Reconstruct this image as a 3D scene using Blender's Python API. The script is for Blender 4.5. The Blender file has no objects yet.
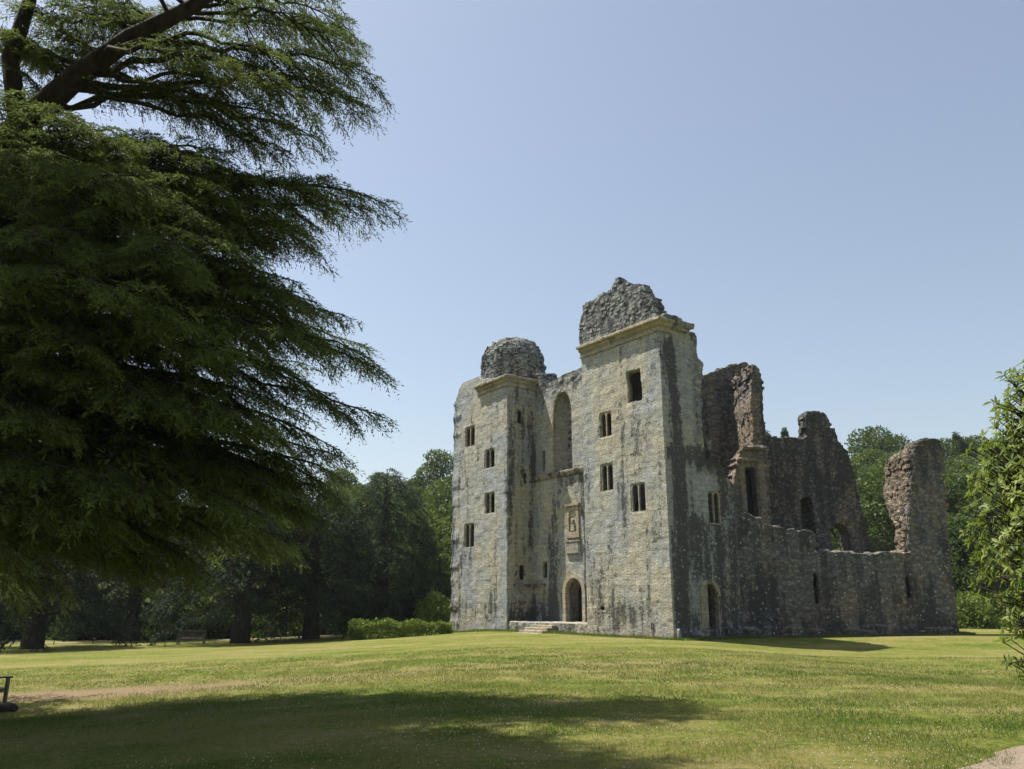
import bpy, bmesh, math, random
import numpy as np
from mathutils import Vector, Matrix
from mathutils.geometry import tessellate_polygon

random.seed(7)
RNG = np.random.default_rng(11)
SC = bpy.context.scene
COL = SC.collection
R = math.radians

# ------------------------------------------------------------------ camera
FPX = 820.0
PITCH = math.atan(221.5 / FPX)
EYE = Vector((0, 0, 1.65))
cam_d = bpy.data.cameras.new("camera")
cam = bpy.data.objects.new("camera", cam_d)
COL.objects.link(cam)
cam.location = EYE
cam.rotation_euler = (R(90) + PITCH, 0, 0)
cam_d.sensor_width = 36
cam_d.lens = FPX / 1024 * 36
cam_d.clip_start = 0.1
cam_d.clip_end = 3000
SC.camera = cam

# ------------------------------------------------------------------ sky, sun, exposure
TO_SUN_H = Vector((-0.93, 0.37, 0)).normalized()
ELEV = R(64)
world = bpy.data.worlds.new("World")
SC.world = world
world.use_nodes = True
wn = world.node_tree
sky = wn.nodes.new("ShaderNodeTexSky")
sky.sky_type = 'NISHITA'
sky.sun_disc = False
sky.sun_elevation = ELEV
sky.sun_rotation = math.atan2(TO_SUN_H.x, TO_SUN_H.y)
sky.air_density = 1.25
sky.dust_density = 1.6
sky.ozone_density = .9
sky.altitude = 50
hsv = wn.nodes.new("ShaderNodeHueSaturation")
hsv.inputs["Saturation"].default_value = .78
wn.links.new(sky.outputs[0], hsv.inputs["Color"])
wn.links.new(hsv.outputs[0], wn.nodes["Background"].inputs[0])
wn.nodes["Background"].inputs[1].default_value = 0.087
sun_d = bpy.data.lights.new("sun", 'SUN')
sun_d.energy = 5.0
sun_d.angle = R(0.53)
sun_d.color = (1.0, 0.95, 0.86)
sun = bpy.data.objects.new("sun", sun_d)
COL.objects.link(sun)
sdir = Vector((TO_SUN_H.x * math.cos(ELEV), TO_SUN_H.y * math.cos(ELEV), math.sin(ELEV)))
sun.rotation_euler = sdir.to_track_quat('Z', 'Y').to_euler()
sun.location = (-20, 20, 60)
SC.view_settings.view_transform = 'Standard'
SC.view_settings.look = 'None'
SC.view_settings.gamma = 1
SC.view_settings.exposure = 0.80
SC.render.engine = 'CYCLES'
SC.cycles.max_bounces = 6
SC.cycles.diffuse_bounces = 3
SC.cycles.transmission_bounces = 4
SC.cycles.use_denoising = True


# ------------------------------------------------------------------ helpers
def ray(x, y):
    c, s = math.cos(PITCH), math.sin(PITCH)
    return np.array([x - 512, FPX * c - (384.5 - y) * s, FPX * s + (384.5 - y) * c])


def at(x, y, Y):
    r = ray(x, y)
    return Vector(np.array(EYE) + r * (Y / r[1]))


def wp(P, d, x, y):
    """point of a vertical wall plane through P along d, as (distance along, height)"""
    P = np.array(P, float); d = np.array(d, float)
    n = np.array([d[1], -d[0], 0]); r = ray(x, y); e = np.array(EYE)
    q = e + r * (n.dot(P - e) / n.dot(r))
    return float((q - P).dot(d)), float(q[2])


def hash3(i, j, k, seed=0):
    h = (i.astype(np.int64) * 374761393 + j.astype(np.int64) * 668265263 + k.astype(np.int64) * 2147483647 + seed * 974711) & 0xFFFFFFFF
    h = ((h ^ (h >> 13)) * 1274126177) & 0xFFFFFFFF
    h = ((h ^ (h >> 16)) * 2246822519) & 0xFFFFFFFF
    h ^= h >> 15
    return (h & 0xFFFFFF) / float(0xFFFFFF)


def vnoise(p, seed=0):
    p = np.asarray(p, float)
    i = np.floor(p).astype(np.int64); f = p - i; f = f * f * (3 - 2 * f)
    out = 0
    for dx in (0, 1):
        wx = f[:, 0] if dx else 1 - f[:, 0]
        for dy in (0, 1):
            wy = f[:, 1] if dy else 1 - f[:, 1]
            for dz in (0, 1):
                wz = f[:, 2] if dz else 1 - f[:, 2]
                out = out + wx * wy * wz * hash3(i[:, 0] + dx, i[:, 1] + dy, i[:, 2] + dz, seed)
    return out


def fbm(p, oct=4, seed=0):
    p = np.asarray(p, float); a, s, t = 1.0, 0.0, 0.0
    for o in range(oct):
        s = s + a * vnoise(p * 2 ** o + o * 17.3, seed + o); t += a; a *= .5
    return s / t


def sstep(a, b, x):
    t = np.clip((np.asarray(x, float) - a) / (b - a), 0, 1)
    return t * t * (3 - 2 * t)


def ground_z(x, y):
    x = np.asarray(x, float); y = np.asarray(y, float)
    w = -x - 1.5
    w = .5 * (w + np.sqrt(w * w + 6.0)) - .7
    z = -1.12 * (1 - np.exp(-np.maximum(w, 0) / 13.0))
    z = z - .42 * sstep(6, 15, x) * sstep(14, 26, y) * (1 - sstep(41, 47.5, y))
    hill = sstep(0, 1, (y - 72) / 85.0) * 17.0 + np.clip(y - 150, 0, 400) * .05
    z = z + hill
    z = z + .05 * (vnoise(np.stack([x * .21, y * .21, 0 * x], -1), 3) - .5) * sstep(2, 14, np.hypot(x, y))
    z = z + .10 * (vnoise(np.stack([x * .07, y * .07, 0 * x], -1), 5) - .5) * sstep(4, 20, np.hypot(x, y))
    return z


def gz(x, y):
    return float(ground_z(np.array([x]), np.array([y]))[0])


def empty(name, loc, rz=0.0):
    o = bpy.data.objects.new(name, None)
    o.empty_display_size = .3
    COL.objects.link(o)
    o.location = loc; o.rotation_euler = (0, 0, rz)
    return o


def tag(o, label, cat, group=None, kind=None):
    o["label"] = label
    o["category"] = cat
    if group: o["group"] = group
    if kind: o["kind"] = kind
    return o


def link_mesh(name, me, mat=None, parent=None, smooth=False):
    o = bpy.data.objects.new(name, me)
    COL.objects.link(o)
    if mat is not None and not me.materials:
        me.materials.append(mat)
    if parent is not None: o.parent = parent
    if smooth:
        me.polygons.foreach_set("use_smooth", np.ones(len(me.polygons), bool))
    return o


def np_mesh(name, V, F, k, attrs=None):
    """V (N,3); F (M,k) indices"""
    V = np.ascontiguousarray(V, np.float32); F = np.ascontiguousarray(F, np.int32)
    me = bpy.data.meshes.new(name)
    me.vertices.add(len(V)); me.vertices.foreach_set("co", V.ravel())
    me.loops.add(F.size); me.loops.foreach_set("vertex_index", F.ravel())
    me.polygons.add(len(F))
    me.polygons.foreach_set("loop_start", np.arange(len(F), dtype=np.int32) * k)
    me.polygons.foreach_set("loop_total", np.full(len(F), k, np.int32))
    for an, (dom, val) in (attrs or {}).items():
        a = me.attributes.new(an, 'FLOAT', dom)
        a.data.foreach_set("value", np.ascontiguousarray(val, np.float32))
    me.update(calc_edges=True)
    return me


def leaf_quads(C, D, W, ln, wd, mid=.45):
    """diamond leaves: base C, unit direction D, unit width dir W, length, half width"""
    ln = np.broadcast_to(ln, (len(C),))[:, None]; wd = np.broadcast_to(wd, (len(C),))[:, None]
    m = C + D * ln * mid
    V = np.stack([C, m + W * wd, C + D * ln, m - W * wd], 1).reshape(-1, 3)
    F = np.arange(len(C) * 4).reshape(-1, 4)
    return V, F


def norm(a):
    return a / np.maximum(np.linalg.norm(a, axis=-1, keepdims=True), 1e-9)


class Tubes:
    def __init__(s): s.V = []; s.F = []; s.n = 0
    def add(s, pts, rad, sides=6):
        pts = np.asarray(pts, float); n = len(pts)
        rad = np.broadcast_to(np.asarray(rad, float), (n,))
        t = norm(np.gradient(pts, axis=0))
        ref = np.array([0, 0, 1.0]) if abs(t[:, 2]).mean() < .8 else np.array([1.0, 0, 0])
        u = norm(np.cross(t, ref)); v = np.cross(t, u)
        a = np.arange(sides) / sides * 2 * np.pi
        ring = pts[:, None] + rad[:, None, None] * (u[:, None] * np.cos(a)[None, :, None] + v[:, None] * np.sin(a)[None, :, None])
        s.V.append(ring.reshape(-1, 3))
        i = np.arange(n - 1)[:, None] * sides; j = np.arange(sides)[None]
        jn = (j + 1) % sides
        f = np.stack([i + j, i + jn, i + sides + jn, i + sides + j], -1).reshape(-1, 4) + s.n
        s.F.append(f); s.n += n * sides
    def mesh(s, name):
        return np_mesh(name, np.concatenate(s.V), np.concatenate(s.F), 4)


def bm_box(bm, lo, hi, M=None):
    lo = Vector(lo); hi = Vector(hi)
    r = bmesh.ops.create_cube(bm, size=1)
    for v in r['verts']:
        v.co = Vector((lo[i] + (v.co[i] + .5) * (hi[i] - lo[i]) for i in range(3)))
        if M is not None: v.co = M @ v.co
    return r['verts']


def bm_prism(bm, outline, holes, fn):
    """closed slab: 2D outline and holes extruded; fn(u, z, side) -> Vector (side 0 front, 1 back)"""
    loops = [outline] + list(holes)
    flat = [p for l in loops for p in l]
    tri = tessellate_polygon([[Vector((p[0], p[1], 0)) for p in l] for l in loops])
    f = [bm.verts.new(fn(u, z, 0)) for u, z in flat]
    b = [bm.verts.new(fn(u, z, 1)) for u, z in flat]
    faces = []
    for t in tri:
        try:
            faces.append(bm.faces.new([f[i] for i in t])); faces.append(bm.faces.new([b[i] for i in reversed(t)]))
        except ValueError: pass
    k = 0
    for l in loops:
        n = len(l)
        for i in range(n):
            a, c = k + i, k + (i + 1) % n
            try: faces.append(bm.faces.new([f[a], f[c], b[c], b[a]]))
            except ValueError: pass
        k += n
    bmesh.ops.recalc_face_normals(bm, faces=faces)


def splay(bm, outline, holes, mk, t0, t1, grow=.38):
    """wall with openings that widen inwards: thin outer leaf, inner leaf with larger holes; mk(u, z, depth)"""
    bm_prism(bm, outline, holes, lambda u, z, s: mk(u, z, t0 if s else 0))
    big = []
    for h in holes:
        cu = (min(p[0] for p in h) + max(p[0] for p in h)) / 2; hw = (max(p[0] for p in h) - min(p[0] for p in h)) / 2
        big.append([(cu + (p[0] - cu) * (hw + grow) / hw, p[1] + (.04 if p[1] > sum(q[1] for q in h) / len(h) else -.04)) for p in h])
    bm_prism(bm, outline, big, lambda u, z, s: mk(u, z, t1 if s else t0 - .04))


def front(y0, y1, x0=0):
    """slab facing -y: u -> x"""
    return lambda u, z, s: Vector((u + x0, y1 if s else y0, z))


def side(x0, x1):
    """slab facing x: u -> y"""
    return lambda u, z, s: Vector((x1 if s else x0, u, z))


def rect(u0, u1, z0, z1):
    return [(u0, z0), (u1, z0), (u1, z1), (u0, z1)]


def arch(u0, u1, z0, z1, n=9, pointed=False):
    r = (u1 - u0) / 2; c = (u0 + u1) / 2; h = r * (1.5 if pointed else 1)
    pts = [(u0, z0), (u1, z0)]
    for i in range(n):
        a = math.pi * i / (n - 1)
        pts.append((c + r * math.cos(a), z1 - h + h * math.sin(a)))
    return pts


# ------------------------------------------------------------------ materials
def mat_new(name):
    m = bpy.data.materials.new(name); m.use_nodes = True
    return m, m.node_tree, m.node_tree.nodes["Principled BSDF"]


def N(nt, t, **kw):
    n = nt.nodes.new("ShaderNode" + t)
    for k, v in kw.items():
        if k.startswith("i_"):
            key = k[2:]
            n.inputs[int(key) if key.isdigit() else key.replace("_", " ")].default_value = v
        else: setattr(n, k, v)
    return n


def ramp(nt, src, stops):
    r = N(nt, "ValToRGB")
    el = r.color_ramp.elements
    while len(el) < len(stops): el.new(.5)
    for e, (p, c) in zip(el, stops):
        e.position = p; e.color = (*c, 1) if len(c) == 3 else (c[0],) * 3 + (1,)
    nt.links.new(src, r.inputs[0])
    return r.outputs[0]


def mth(nt, op, a, b=None, clamp=False):
    n = N(nt, "Math", operation=op, use_clamp=clamp)
    for i, v in enumerate((a, b)):
        if v is None: continue
        if isinstance(v, (int, float)): n.inputs[i].default_value = v
        else: nt.links.new(v, n.inputs[i])
    return n.outputs[0]


def mixc(nt, fac, a, b, blend='MIX'):
    n = N(nt, "Mix", data_type='RGBA', blend_type=blend)
    for s, v in ((0, fac), (6, a), (7, b)):
        if isinstance(v, (int, float)): n.inputs[s].default_value = v
        elif isinstance(v, tuple): n.inputs[s].default_value = (*v, 1)
        else: nt.links.new(v, n.inputs[s])
    return n.outputs[2]


def attr(nt, name, out=2):
    return N(nt, "Attribute", attribute_name=name).outputs[out]


def noise(nt, vec, scale, detail=4, rough=.55, dist=0):
    n = N(nt, "TexNoise", i_Scale=scale, i_Detail=detail, i_Roughness=rough, i_Distortion=dist)
    if vec is not None: nt.links.new(vec, n.inputs["Vector"])
    return n.outputs["Fac"]


def make_stone(name, warm, grey, lum=1.0, brick=(.62, .31)):
    m, nt, bs = mat_new(name)
    L = nt.links.new
    obj = N(nt, "TexCoord").outputs["Object"]
    wc = attr(nt, "wcoord", 1)
    n_big = noise(nt, obj, .33, 5, .6)
    n_mid = noise(nt, obj, 1.7, 8, .68)
    n_fine = noise(nt, obj, 9, 6, .7)
    mp = N(nt, "Mapping"); mp.inputs["Scale"].default_value = (1.6, 1.6, .22); L(obj, mp.inputs[0])
    n_str = noise(nt, mp.outputs[0], 1.0, 6, .62)
    wf = mth(nt, 'ADD', mth(nt, 'MULTIPLY', mth(nt, 'SUBTRACT', n_big, .5), 4.2), attr(nt, "warm"))
    wf = mth(nt, 'ADD', wf, mth(nt, 'MULTIPLY', mth(nt, 'SUBTRACT', n_mid, .5), 1.6), True)
    base = mixc(nt, wf, grey, warm)
    # ashlar
    br = N(nt, "TexBrick", offset=.5, squash=1.0, i_Scale=1.0, i_5=.013)
    br.inputs["Mortar Size"].default_value = .014; br.inputs["Mortar Smooth"].default_value = .3
    br.inputs["Brick Width"].default_value = brick[0]; br.inputs["Row Height"].default_value = brick[1]
    br.inputs["Color1"].default_value = (.86, .86, .86, 1); br.inputs["Color2"].default_value = (1.08, 1.08, 1.08, 1)
    br.inputs["Mortar"].default_value = (.68, .68, .68, 1); br.inputs["Bias"].default_value = .1
    wj = N(nt, "VectorMath", operation='ADD'); L(wc, wj.inputs[0])
    jn = N(nt, "TexNoise", i_Scale=1.1, i_Detail=3.0); L(obj, jn.inputs["Vector"])
    js = N(nt, "VectorMath", operation='SCALE'); L(jn.outputs["Color"], js.inputs[0]); js.inputs["Scale"].default_value = .11
    L(js.outputs[0], wj.inputs[1]); L(wj.outputs[0], br.inputs["Vector"])
    # rubble
    vo = N(nt, "TexVoronoi", i_Scale=3.6, i_Randomness=.95); 
    mv = N(nt, "Mapping"); mv.inputs["Scale"].default_value = (1, 1, 1.7); L(obj, mv.inputs[0]); L(mv.outputs[0], vo.inputs["Vector"])
    sep = N(nt, "SeparateColor"); L(vo.outputs["Color"], sep.inputs[0])
    vr = ramp(nt, sep.outputs[0], [(0, (.5,)), (.6, (.9,)), (1, (1.35,))])
    edge = ramp(nt, vo.outputs["Distance"], [(.25, (1,)), (.62, (.45,))])
    vr = mixc(nt, 1.0, vr, edge, 'MULTIPLY')
    rub = attr(nt, "rub")
    pat = mixc(nt, rub, br.outputs["Color"], vr)
    col = mixc(nt, .9, base, pat, 'MULTIPLY')
    mid = ramp(nt, n_mid, [(.28, (.50,)), (.5, (1.0,)), (.72, (1.32,))])
    col = mixc(nt, .85, col, mid, 'MULTIPLY')
    fin = ramp(nt, n_fine, [(.3, (.62,)), (.7, (1.30,))])
    col = mixc(nt, .9, col, fin, 'MULTIPLY')
    # dark weathering and lichen, plus shade painted inside some openings
    d = mth(nt, 'ADD', attr(nt, "dark"), mth(nt, 'MULTIPLY', mth(nt, 'SUBTRACT', n_mid, .5), 1.5))
    d = mth(nt, 'ADD', d, mth(nt, 'MULTIPLY', mth(nt, 'SUBTRACT', n_fine, .5), 1.5))
    d = mth(nt, 'ADD', d, mth(nt, 'MULTIPLY', mth(nt, 'SUBTRACT', n_str, .5), 2.5))
    n_sp = noise(nt, obj, 3.8, 5, .75)
    d = mth(nt, 'ADD', d, mth(nt, 'MULTIPLY', mth(nt, 'SUBTRACT', n_sp, .5), 1.6))
    d = ramp(nt, d, [(.46, (0,)), (.74, (1,))])
    col = mixc(nt, mth(nt, 'MULTIPLY', d, .86), col, (.040 * lum, .040 * lum, .041 * lum))
    # pits and open joints
    n_pit = noise(nt, obj, 15, 5, .8)
    pit = ramp(nt, mth(nt, 'ADD', n_pit, mth(nt, 'MULTIPLY', mth(nt, 'SUBTRACT', n_mid, .5), .5)), [(.56, (0,)), (.66, (1,))])
    col = mixc(nt, mth(nt, 'MULTIPLY', pit, .6), col, (.05, .048, .045))
    # pale lichen flecks
    v2 = N(nt, "TexVoronoi", i_Scale=3.1); L(obj, v2.inputs["Vector"])
    fl = ramp(nt, mth(nt, 'ADD', v2.outputs["Distance"], mth(nt, 'MULTIPLY', n_fine, .5)), [(.37, (1,)), (.47, (0,))])
    col = mixc(nt, mth(nt, 'MULTIPLY', fl, attr(nt, "fleck")), col, (.40, .41, .38))
    n_pl = noise(nt, obj, 2.6, 7, .78)
    fl2 = ramp(nt, n_pl, [(.57, (0,)), (.66, (1,))])
    col = mixc(nt, mth(nt, 'MULTIPLY', mth(nt, 'MULTIPLY', fl2, attr(nt, "fleck")), .75), col, (.34, .345, .32))
    L(col, bs.inputs["Base Color"])
    bs.inputs["Roughness"].default_value = .95
    bs.inputs["Specular IOR Level"].default_value = .15
    brv = N(nt, "RGBToBW"); L(pat, brv.inputs[0])
    h = mth(nt, 'ADD', mth(nt, 'MULTIPLY', brv.outputs[0], .5), mth(nt, 'ADD', mth(nt, 'MULTIPLY', n_fine, .8), mth(nt, 'MULTIPLY', n_mid, .8)))
    bp = N(nt, "Bump", i_Strength=.95, i_Distance=.10); L(h, bp.inputs["Height"]); L(bp.outputs[0], bs.inputs["Normal"])
    return m


def make_leaf(name, ca, cb, trans=.35, rough=.55, spec=.3, through=(.16, .22, .02)):
    m, nt, bs = mat_new(name); L = nt.links.new
    oi = N(nt, "ObjectInfo").outputs["Random"]
    f = mth(nt, 'ADD', attr(nt, "tint"), mth(nt, 'MULTIPLY', mth(nt, 'SUBTRACT', oi, .5), .5), True)
    col = mixc(nt, f, ca, cb)
    L(col, bs.inputs["Base Color"]); bs.inputs["Roughness"].default_value = rough
    bs.inputs["Specular IOR Level"].default_value = spec
    tr = N(nt, "BsdfTranslucent"); 
    tc = mixc(nt, .5, col, through); L(tc, tr.inputs[0])
    mx = N(nt, "MixShader", i_0=trans); L(bs.outputs[0], mx.inputs[1]); L(tr.outputs[0], mx.inputs[2])
    L(mx.outputs[0], nt.nodes["Material Output"].inputs[0])
    return m


def make_simple(name, c1, c2, scale, rough=.9, bump=.4, stretch=(1, 1, 1), spec=.2):
    m, nt, bs = mat_new(name); L = nt.links.new
    obj = N(nt, "TexCoord").outputs["Object"]
    mp = N(nt, "Mapping"); mp.inputs["Scale"].default_value = stretch; L(obj, mp.inputs[0])
    n = noise(nt, mp.outputs[0], scale, 7, .65)
    L(ramp(nt, n, [(.3, c1), (.7, c2)]), bs.inputs["Base Color"])
    bs.inputs["Roughness"].default_value = rough; bs.inputs["Specular IOR Level"].default_value = spec
    bp = N(nt, "Bump", i_Strength=bump, i_Distance=.03); L(n, bp.inputs["Height"]); L(bp.outputs[0], bs.inputs["Normal"])
    return m


M_STONE = make_stone("limestone", (.41, .375, .285), (.318, .333, .328))
M_RUIN = make_stone("rubble_stone", (.29, .235, .17), (.185, .187, .18), brick=(.5, .24))
M_TRIM = make_stone("dressed_stone", (.38, .325, .225), (.31, .30, .265))
M_BARK = make_simple("bark", (.014, .011, .009), (.060, .048, .038), 5, .95, .9, (1, 1, .25))
M_WOOD = make_simple("weathered_wood", (.08, .07, .06), (.22, .19, .155), 6, .8, .3, (1, 8, 8))
M_DOOR = make_simple("old_oak", (.018, .014, .011), (.045, .035, .027), 5, .8, .5, (6, 6, .6))
M_IRON = make_simple("dark_iron", (.015, .015, .016), (.04, .04, .042), 8, .6, .2)
M_CEDAR = make_leaf("cedar_needles", (.014, .028, .018), (.165, .210, .048), .40, .6, .10, (.14, .19, .035))
M_CEDAR2 = make_leaf("far_cedar_needles", (.009, .018, .011), (.040, .062, .022), .22, .6, .06, (.04, .07, .025))
M_OAK = make_leaf("broad_leaves", (.036, .066, .018), (.100, .150, .038), .35)
M_PALE = make_leaf("pale_leaves", (.075, .115, .022), (.16, .215, .045), .4)
M_HEDGE = make_leaf("bright_leaves", (.11, .165, .028), (.25, .31, .06), .4)
M_DARK = make_leaf("shade_dark_leaves", (.010, .019, .009), (.035, .055, .016), .2, .6, .08)  # near-black leaf colour paints the shade under the cedars
M_SPRUCE = make_leaf("spruce_needles", (.018, .036, .018), (.045, .075, .030), .2)
M_RHODO = make_leaf("rhododendron_leaves", (.060, .105, .02), (.29, .335, .075), .42, .45, .25)
M_GRASSB = make_leaf("grass_blades", (.058, .118, .016), (.255, .245, .08), .4, .6, .2)


def make_ground():
    m, nt, bs = mat_new("lawn"); L = nt.links.new
    obj = N(nt, "TexCoord").outputs["Object"]
    mpl = N(nt, "Mapping"); mpl.inputs["Scale"].default_value = (.55, 1.5, 1); L(obj, mpl.inputs[0])
    n1 = noise(nt, mpl.outputs[0], .2, 6, .66); n2 = noise(nt, obj, .9, 6, .65); n3 = noise(nt, obj, 7, 6, .7); n4 = noise(nt, obj, 45, 4, .7)
    f = mth(nt, 'ADD', mth(nt, 'MULTIPLY', n1, .75), mth(nt, 'MULTIPLY', n2, .45))
    f = mth(nt, 'ADD', f, mth(nt, 'MULTIPLY', mth(nt, 'SUBTRACT', n3, .5), .55))
    col = ramp(nt, f, [(.43, (.072, .117, .016)), (.55, (.140, .160, .027)), (.66, (.21, .19, .062)), (.84, (.26, .22, .095))])
    col = mixc(nt, .8, col, ramp(nt, n4, [(.3, (.6,)), (.7, (1.3,))]), 'MULTIPLY')
    col = mixc(nt, .6, col, ramp(nt, n3, [(.3, (.75,)), (.7, (1.2,))]), 'MULTIPLY')
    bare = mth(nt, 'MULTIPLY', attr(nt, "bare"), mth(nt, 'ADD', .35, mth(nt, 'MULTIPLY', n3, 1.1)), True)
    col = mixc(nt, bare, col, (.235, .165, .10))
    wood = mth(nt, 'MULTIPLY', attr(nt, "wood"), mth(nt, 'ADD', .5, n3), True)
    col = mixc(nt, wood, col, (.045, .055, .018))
    L(col, bs.inputs["Base Color"]); bs.inputs["Roughness"].default_value = .95; bs.inputs["Specular IOR Level"].default_value = .1
    h = mth(nt, 'ADD', mth(nt, 'MULTIPLY', n3, .6), n4)
    bp = N(nt, "Bump", i_Strength=.8, i_Distance=.06); L(h, bp.inputs["Height"]); L(bp.outputs[0], bs.inputs["Normal"])
    return m


M_LAWN = make_ground()
M_GRAVEL = make_simple("gravel_path", (.15, .115, .085), (.29, .235, .18), 16, .95, .7)
M_CLOVER = make_simple("clover_white", (.5, .48, .42), (.75, .73, .68), 30, .9, .1)

# ------------------------------------------------------------------ ground
xs = np.concatenate([np.linspace(-400, -60, 20)[:-1], np.linspace(-60, 70, 261)[:-1], np.linspace(70, 420, 22)])
ys = np.concatenate([np.linspace(-120, -2, 14)[:-1], np.linspace(-2, 90, 231)[:-1], np.linspace(90, 700, 60)])
GX, GY = np.meshgrid(xs, ys)
gx, gy = GX.ravel(), GY.ravel()
gv = np.stack([gx, gy, ground_z(gx, gy)], -1)
nx = len(xs)
ii, jj = np.meshgrid(np.arange(nx - 1), np.arange(len(ys) - 1))
a0 = (jj * nx + ii).ravel()
gf = np.stack([a0, a0 + 1, a0 + nx + 1, a0 + nx], -1)
bn = fbm(np.stack([gx * .5, gy * .5, 0 * gx], -1), 3, 9)
bare = np.exp(-(((gx + 11.5) / 5.5) ** 2 + ((gy - 22.6 - (gx + 11.5) * .12) / 1.9) ** 2)) * (.5 + bn) * 1.35
bare = bare + .55 * np.exp(-(((gx - 4) / 9) ** 2 + ((gy - 25) / 2.2) ** 2)) * bn
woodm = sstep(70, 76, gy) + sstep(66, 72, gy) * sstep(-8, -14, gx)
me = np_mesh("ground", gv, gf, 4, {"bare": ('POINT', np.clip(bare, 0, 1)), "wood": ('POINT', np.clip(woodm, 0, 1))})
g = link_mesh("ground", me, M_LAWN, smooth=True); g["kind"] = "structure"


def ribbon(name, line, half, mat, lift=.012, n=40, wob=.06):
    line = np.array(line, float); t = np.linspace(0, len(line) - 1, n)
    px = np.interp(t, np.arange(len(line)), line[:, 0]); py = np.interp(t, np.arange(len(line)), line[:, 1])
    d = norm(np.stack([np.gradient(px), np.gradient(py)], -1)); nn = np.stack([-d[:, 1], d[:, 0]], -1)
    V = []; F = []; m = 7
    for i in range(n):
        for k in range(m):
            w = half * (k / (m - 1) * 2 - 1) + (wob * random.uniform(-1, 1) if k in (0, m - 1) else 0)
            x, y = px[i] + nn[i, 0] * w, py[i] + nn[i, 1] * w
            V.append((x, y, gz(x, y) + lift))
    for i in range(n - 1):
        for k in range(m - 1):
            b = i * m + k; F.append((b, b + 1, b + m + 1, b + m))
    o = link_mesh(name, np_mesh(name, np.array(V), np.array(F), 4), mat, smooth=True)
    o["kind"] = "structure"
    return o


ribbon("path", [(3.6, 6.0), (5.2, 8.55), (6.6, 10.0), (9.5, 11.6), (14, 12.6), (24, 13.0)], .85, M_GRAVEL)
ribbon("far_path", [(-60, 65.5), (-40, 64.6), (-31, 64.4), (-24.5, 66.0), (-17, 68.5), (-12, 71)], .8, M_GRAVEL, .02)

# ------------------------------------------------------------------ castle
E1 = Vector((.585, -.811, 0)).normalized()
E2 = Vector((-E1.y, E1.x, 0))
P1 = Vector((8.5, 45, 0))
ANG_F = math.atan2(E1.y, E1.x)
HEX = P1 + E2 * 5.5
ANG_H = R(6)
DH = Vector((math.cos(ANG_H), math.sin(ANG_H), 0)); NH = Vector((-DH.y, DH.x, 0))
castle = empty("ruined_castle", (13, 57, 0))
tag(castle, "roofless pale limestone castle ruin with two tall square towers on the lawn", "castle")


def fr(x, y): return wp(P1, E1, x, y)                       # front of the towers
def rt(x, y): return wp(P1, E2, x, y)                       # right side of the nearer tower
def lr(x, y): return wp(P1 + E1 * -15.1, E2, x, y)          # inner side of the farther tower
def rc(x, y): return wp(P1 + E2 * 2.6, E1, x, y)            # recessed entrance wall
def rp2(x, y): return wp(P1 + E2 * 2.2, E1, x, y)           # its lower storey, a little proud
def hx(x, y, o=0.0): return wp(HEX + NH * o, DH, x, y)      # right-hand hexagon side, o metres behind it


def pts(fn, lst): return [fn(*q) for q in lst]


def jag(poly, amp=.12, step=.45, closed=True, zmin=None):
    """break the edges of an outline into an uneven masonry edge"""
    out = []; n = len(poly)
    for i in range(n):
        a, b = poly[i], poly[(i + 1) % n]
        out.append(a)
        if zmin is not None and (a[1] < zmin and b[1] < zmin): continue
        L = math.hypot(b[0] - a[0], b[1] - a[1]); k = int(L / step)
        nxu, nzu = -(b[1] - a[1]) / max(L, 1e-6), (b[0] - a[0]) / max(L, 1e-6)
        for j in range(1, k):
            t = j / k; r = random.uniform(-amp, amp)
            out.append((a[0] + (b[0] - a[0]) * t + nxu * r, a[1] + (b[1] - a[1]) * t + nzu * r))
    return out


def teeth(bm, line, mk, t0, t1, step=.38, size=.2):
    """loose and broken stones along a ruined edge; mk(u, z, depth)"""
    for (a, b) in zip(line, line[1:]):
        L = math.hypot(b[0] - a[0], b[1] - a[1]); k = max(1, int(L / step))
        for j in range(k):
            if random.random() < .3: continue
            t = (j + random.random()) / k; u = a[0] + (b[0] - a[0]) * t; z = a[1] + (b[1] - a[1]) * t
            hw, hh = random.uniform(.6, 1.3) * size, random.uniform(.35, .8) * size
            d0 = random.uniform(t0, t0 + (t1 - t0) * .45); d1 = random.uniform(d0 + (t1 - t0) * .3, t1)
            v = bmesh.ops.create_cube(bm, size=1)['verts']
            for w in v:
                x, y, zz = w.co; w.co = mk(u + x * 2 * hw, z + zz * 2 * hh, d0 + (y + .5) * (d1 - d0))


def stones(bm, pos, size=.2, out=.09):
    """separate stones bedded in a rubble face: pos = list of (point, outward normal)"""
    for p, n_ in pos:
        n_ = Vector(n_).normalized(); t_ = Vector((-n_.y, n_.x, 0)); t_ = t_.normalized() if t_.length > .1 else Vector((1, 0, 0))
        up = n_.cross(t_); hw, hh = random.uniform(.7, 1.5) * size, random.uniform(.4, .75) * size; o_ = random.uniform(-.3, 1) * out
        for v in bmesh.ops.create_cube(bm, size=1)['verts']:
            x, y, z = v.co; v.co = Vector(p) + t_ * (x * 2 * hw) + up * (z * 2 * hh) + n_ * (o_ + (y - .5) * .5)


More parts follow.
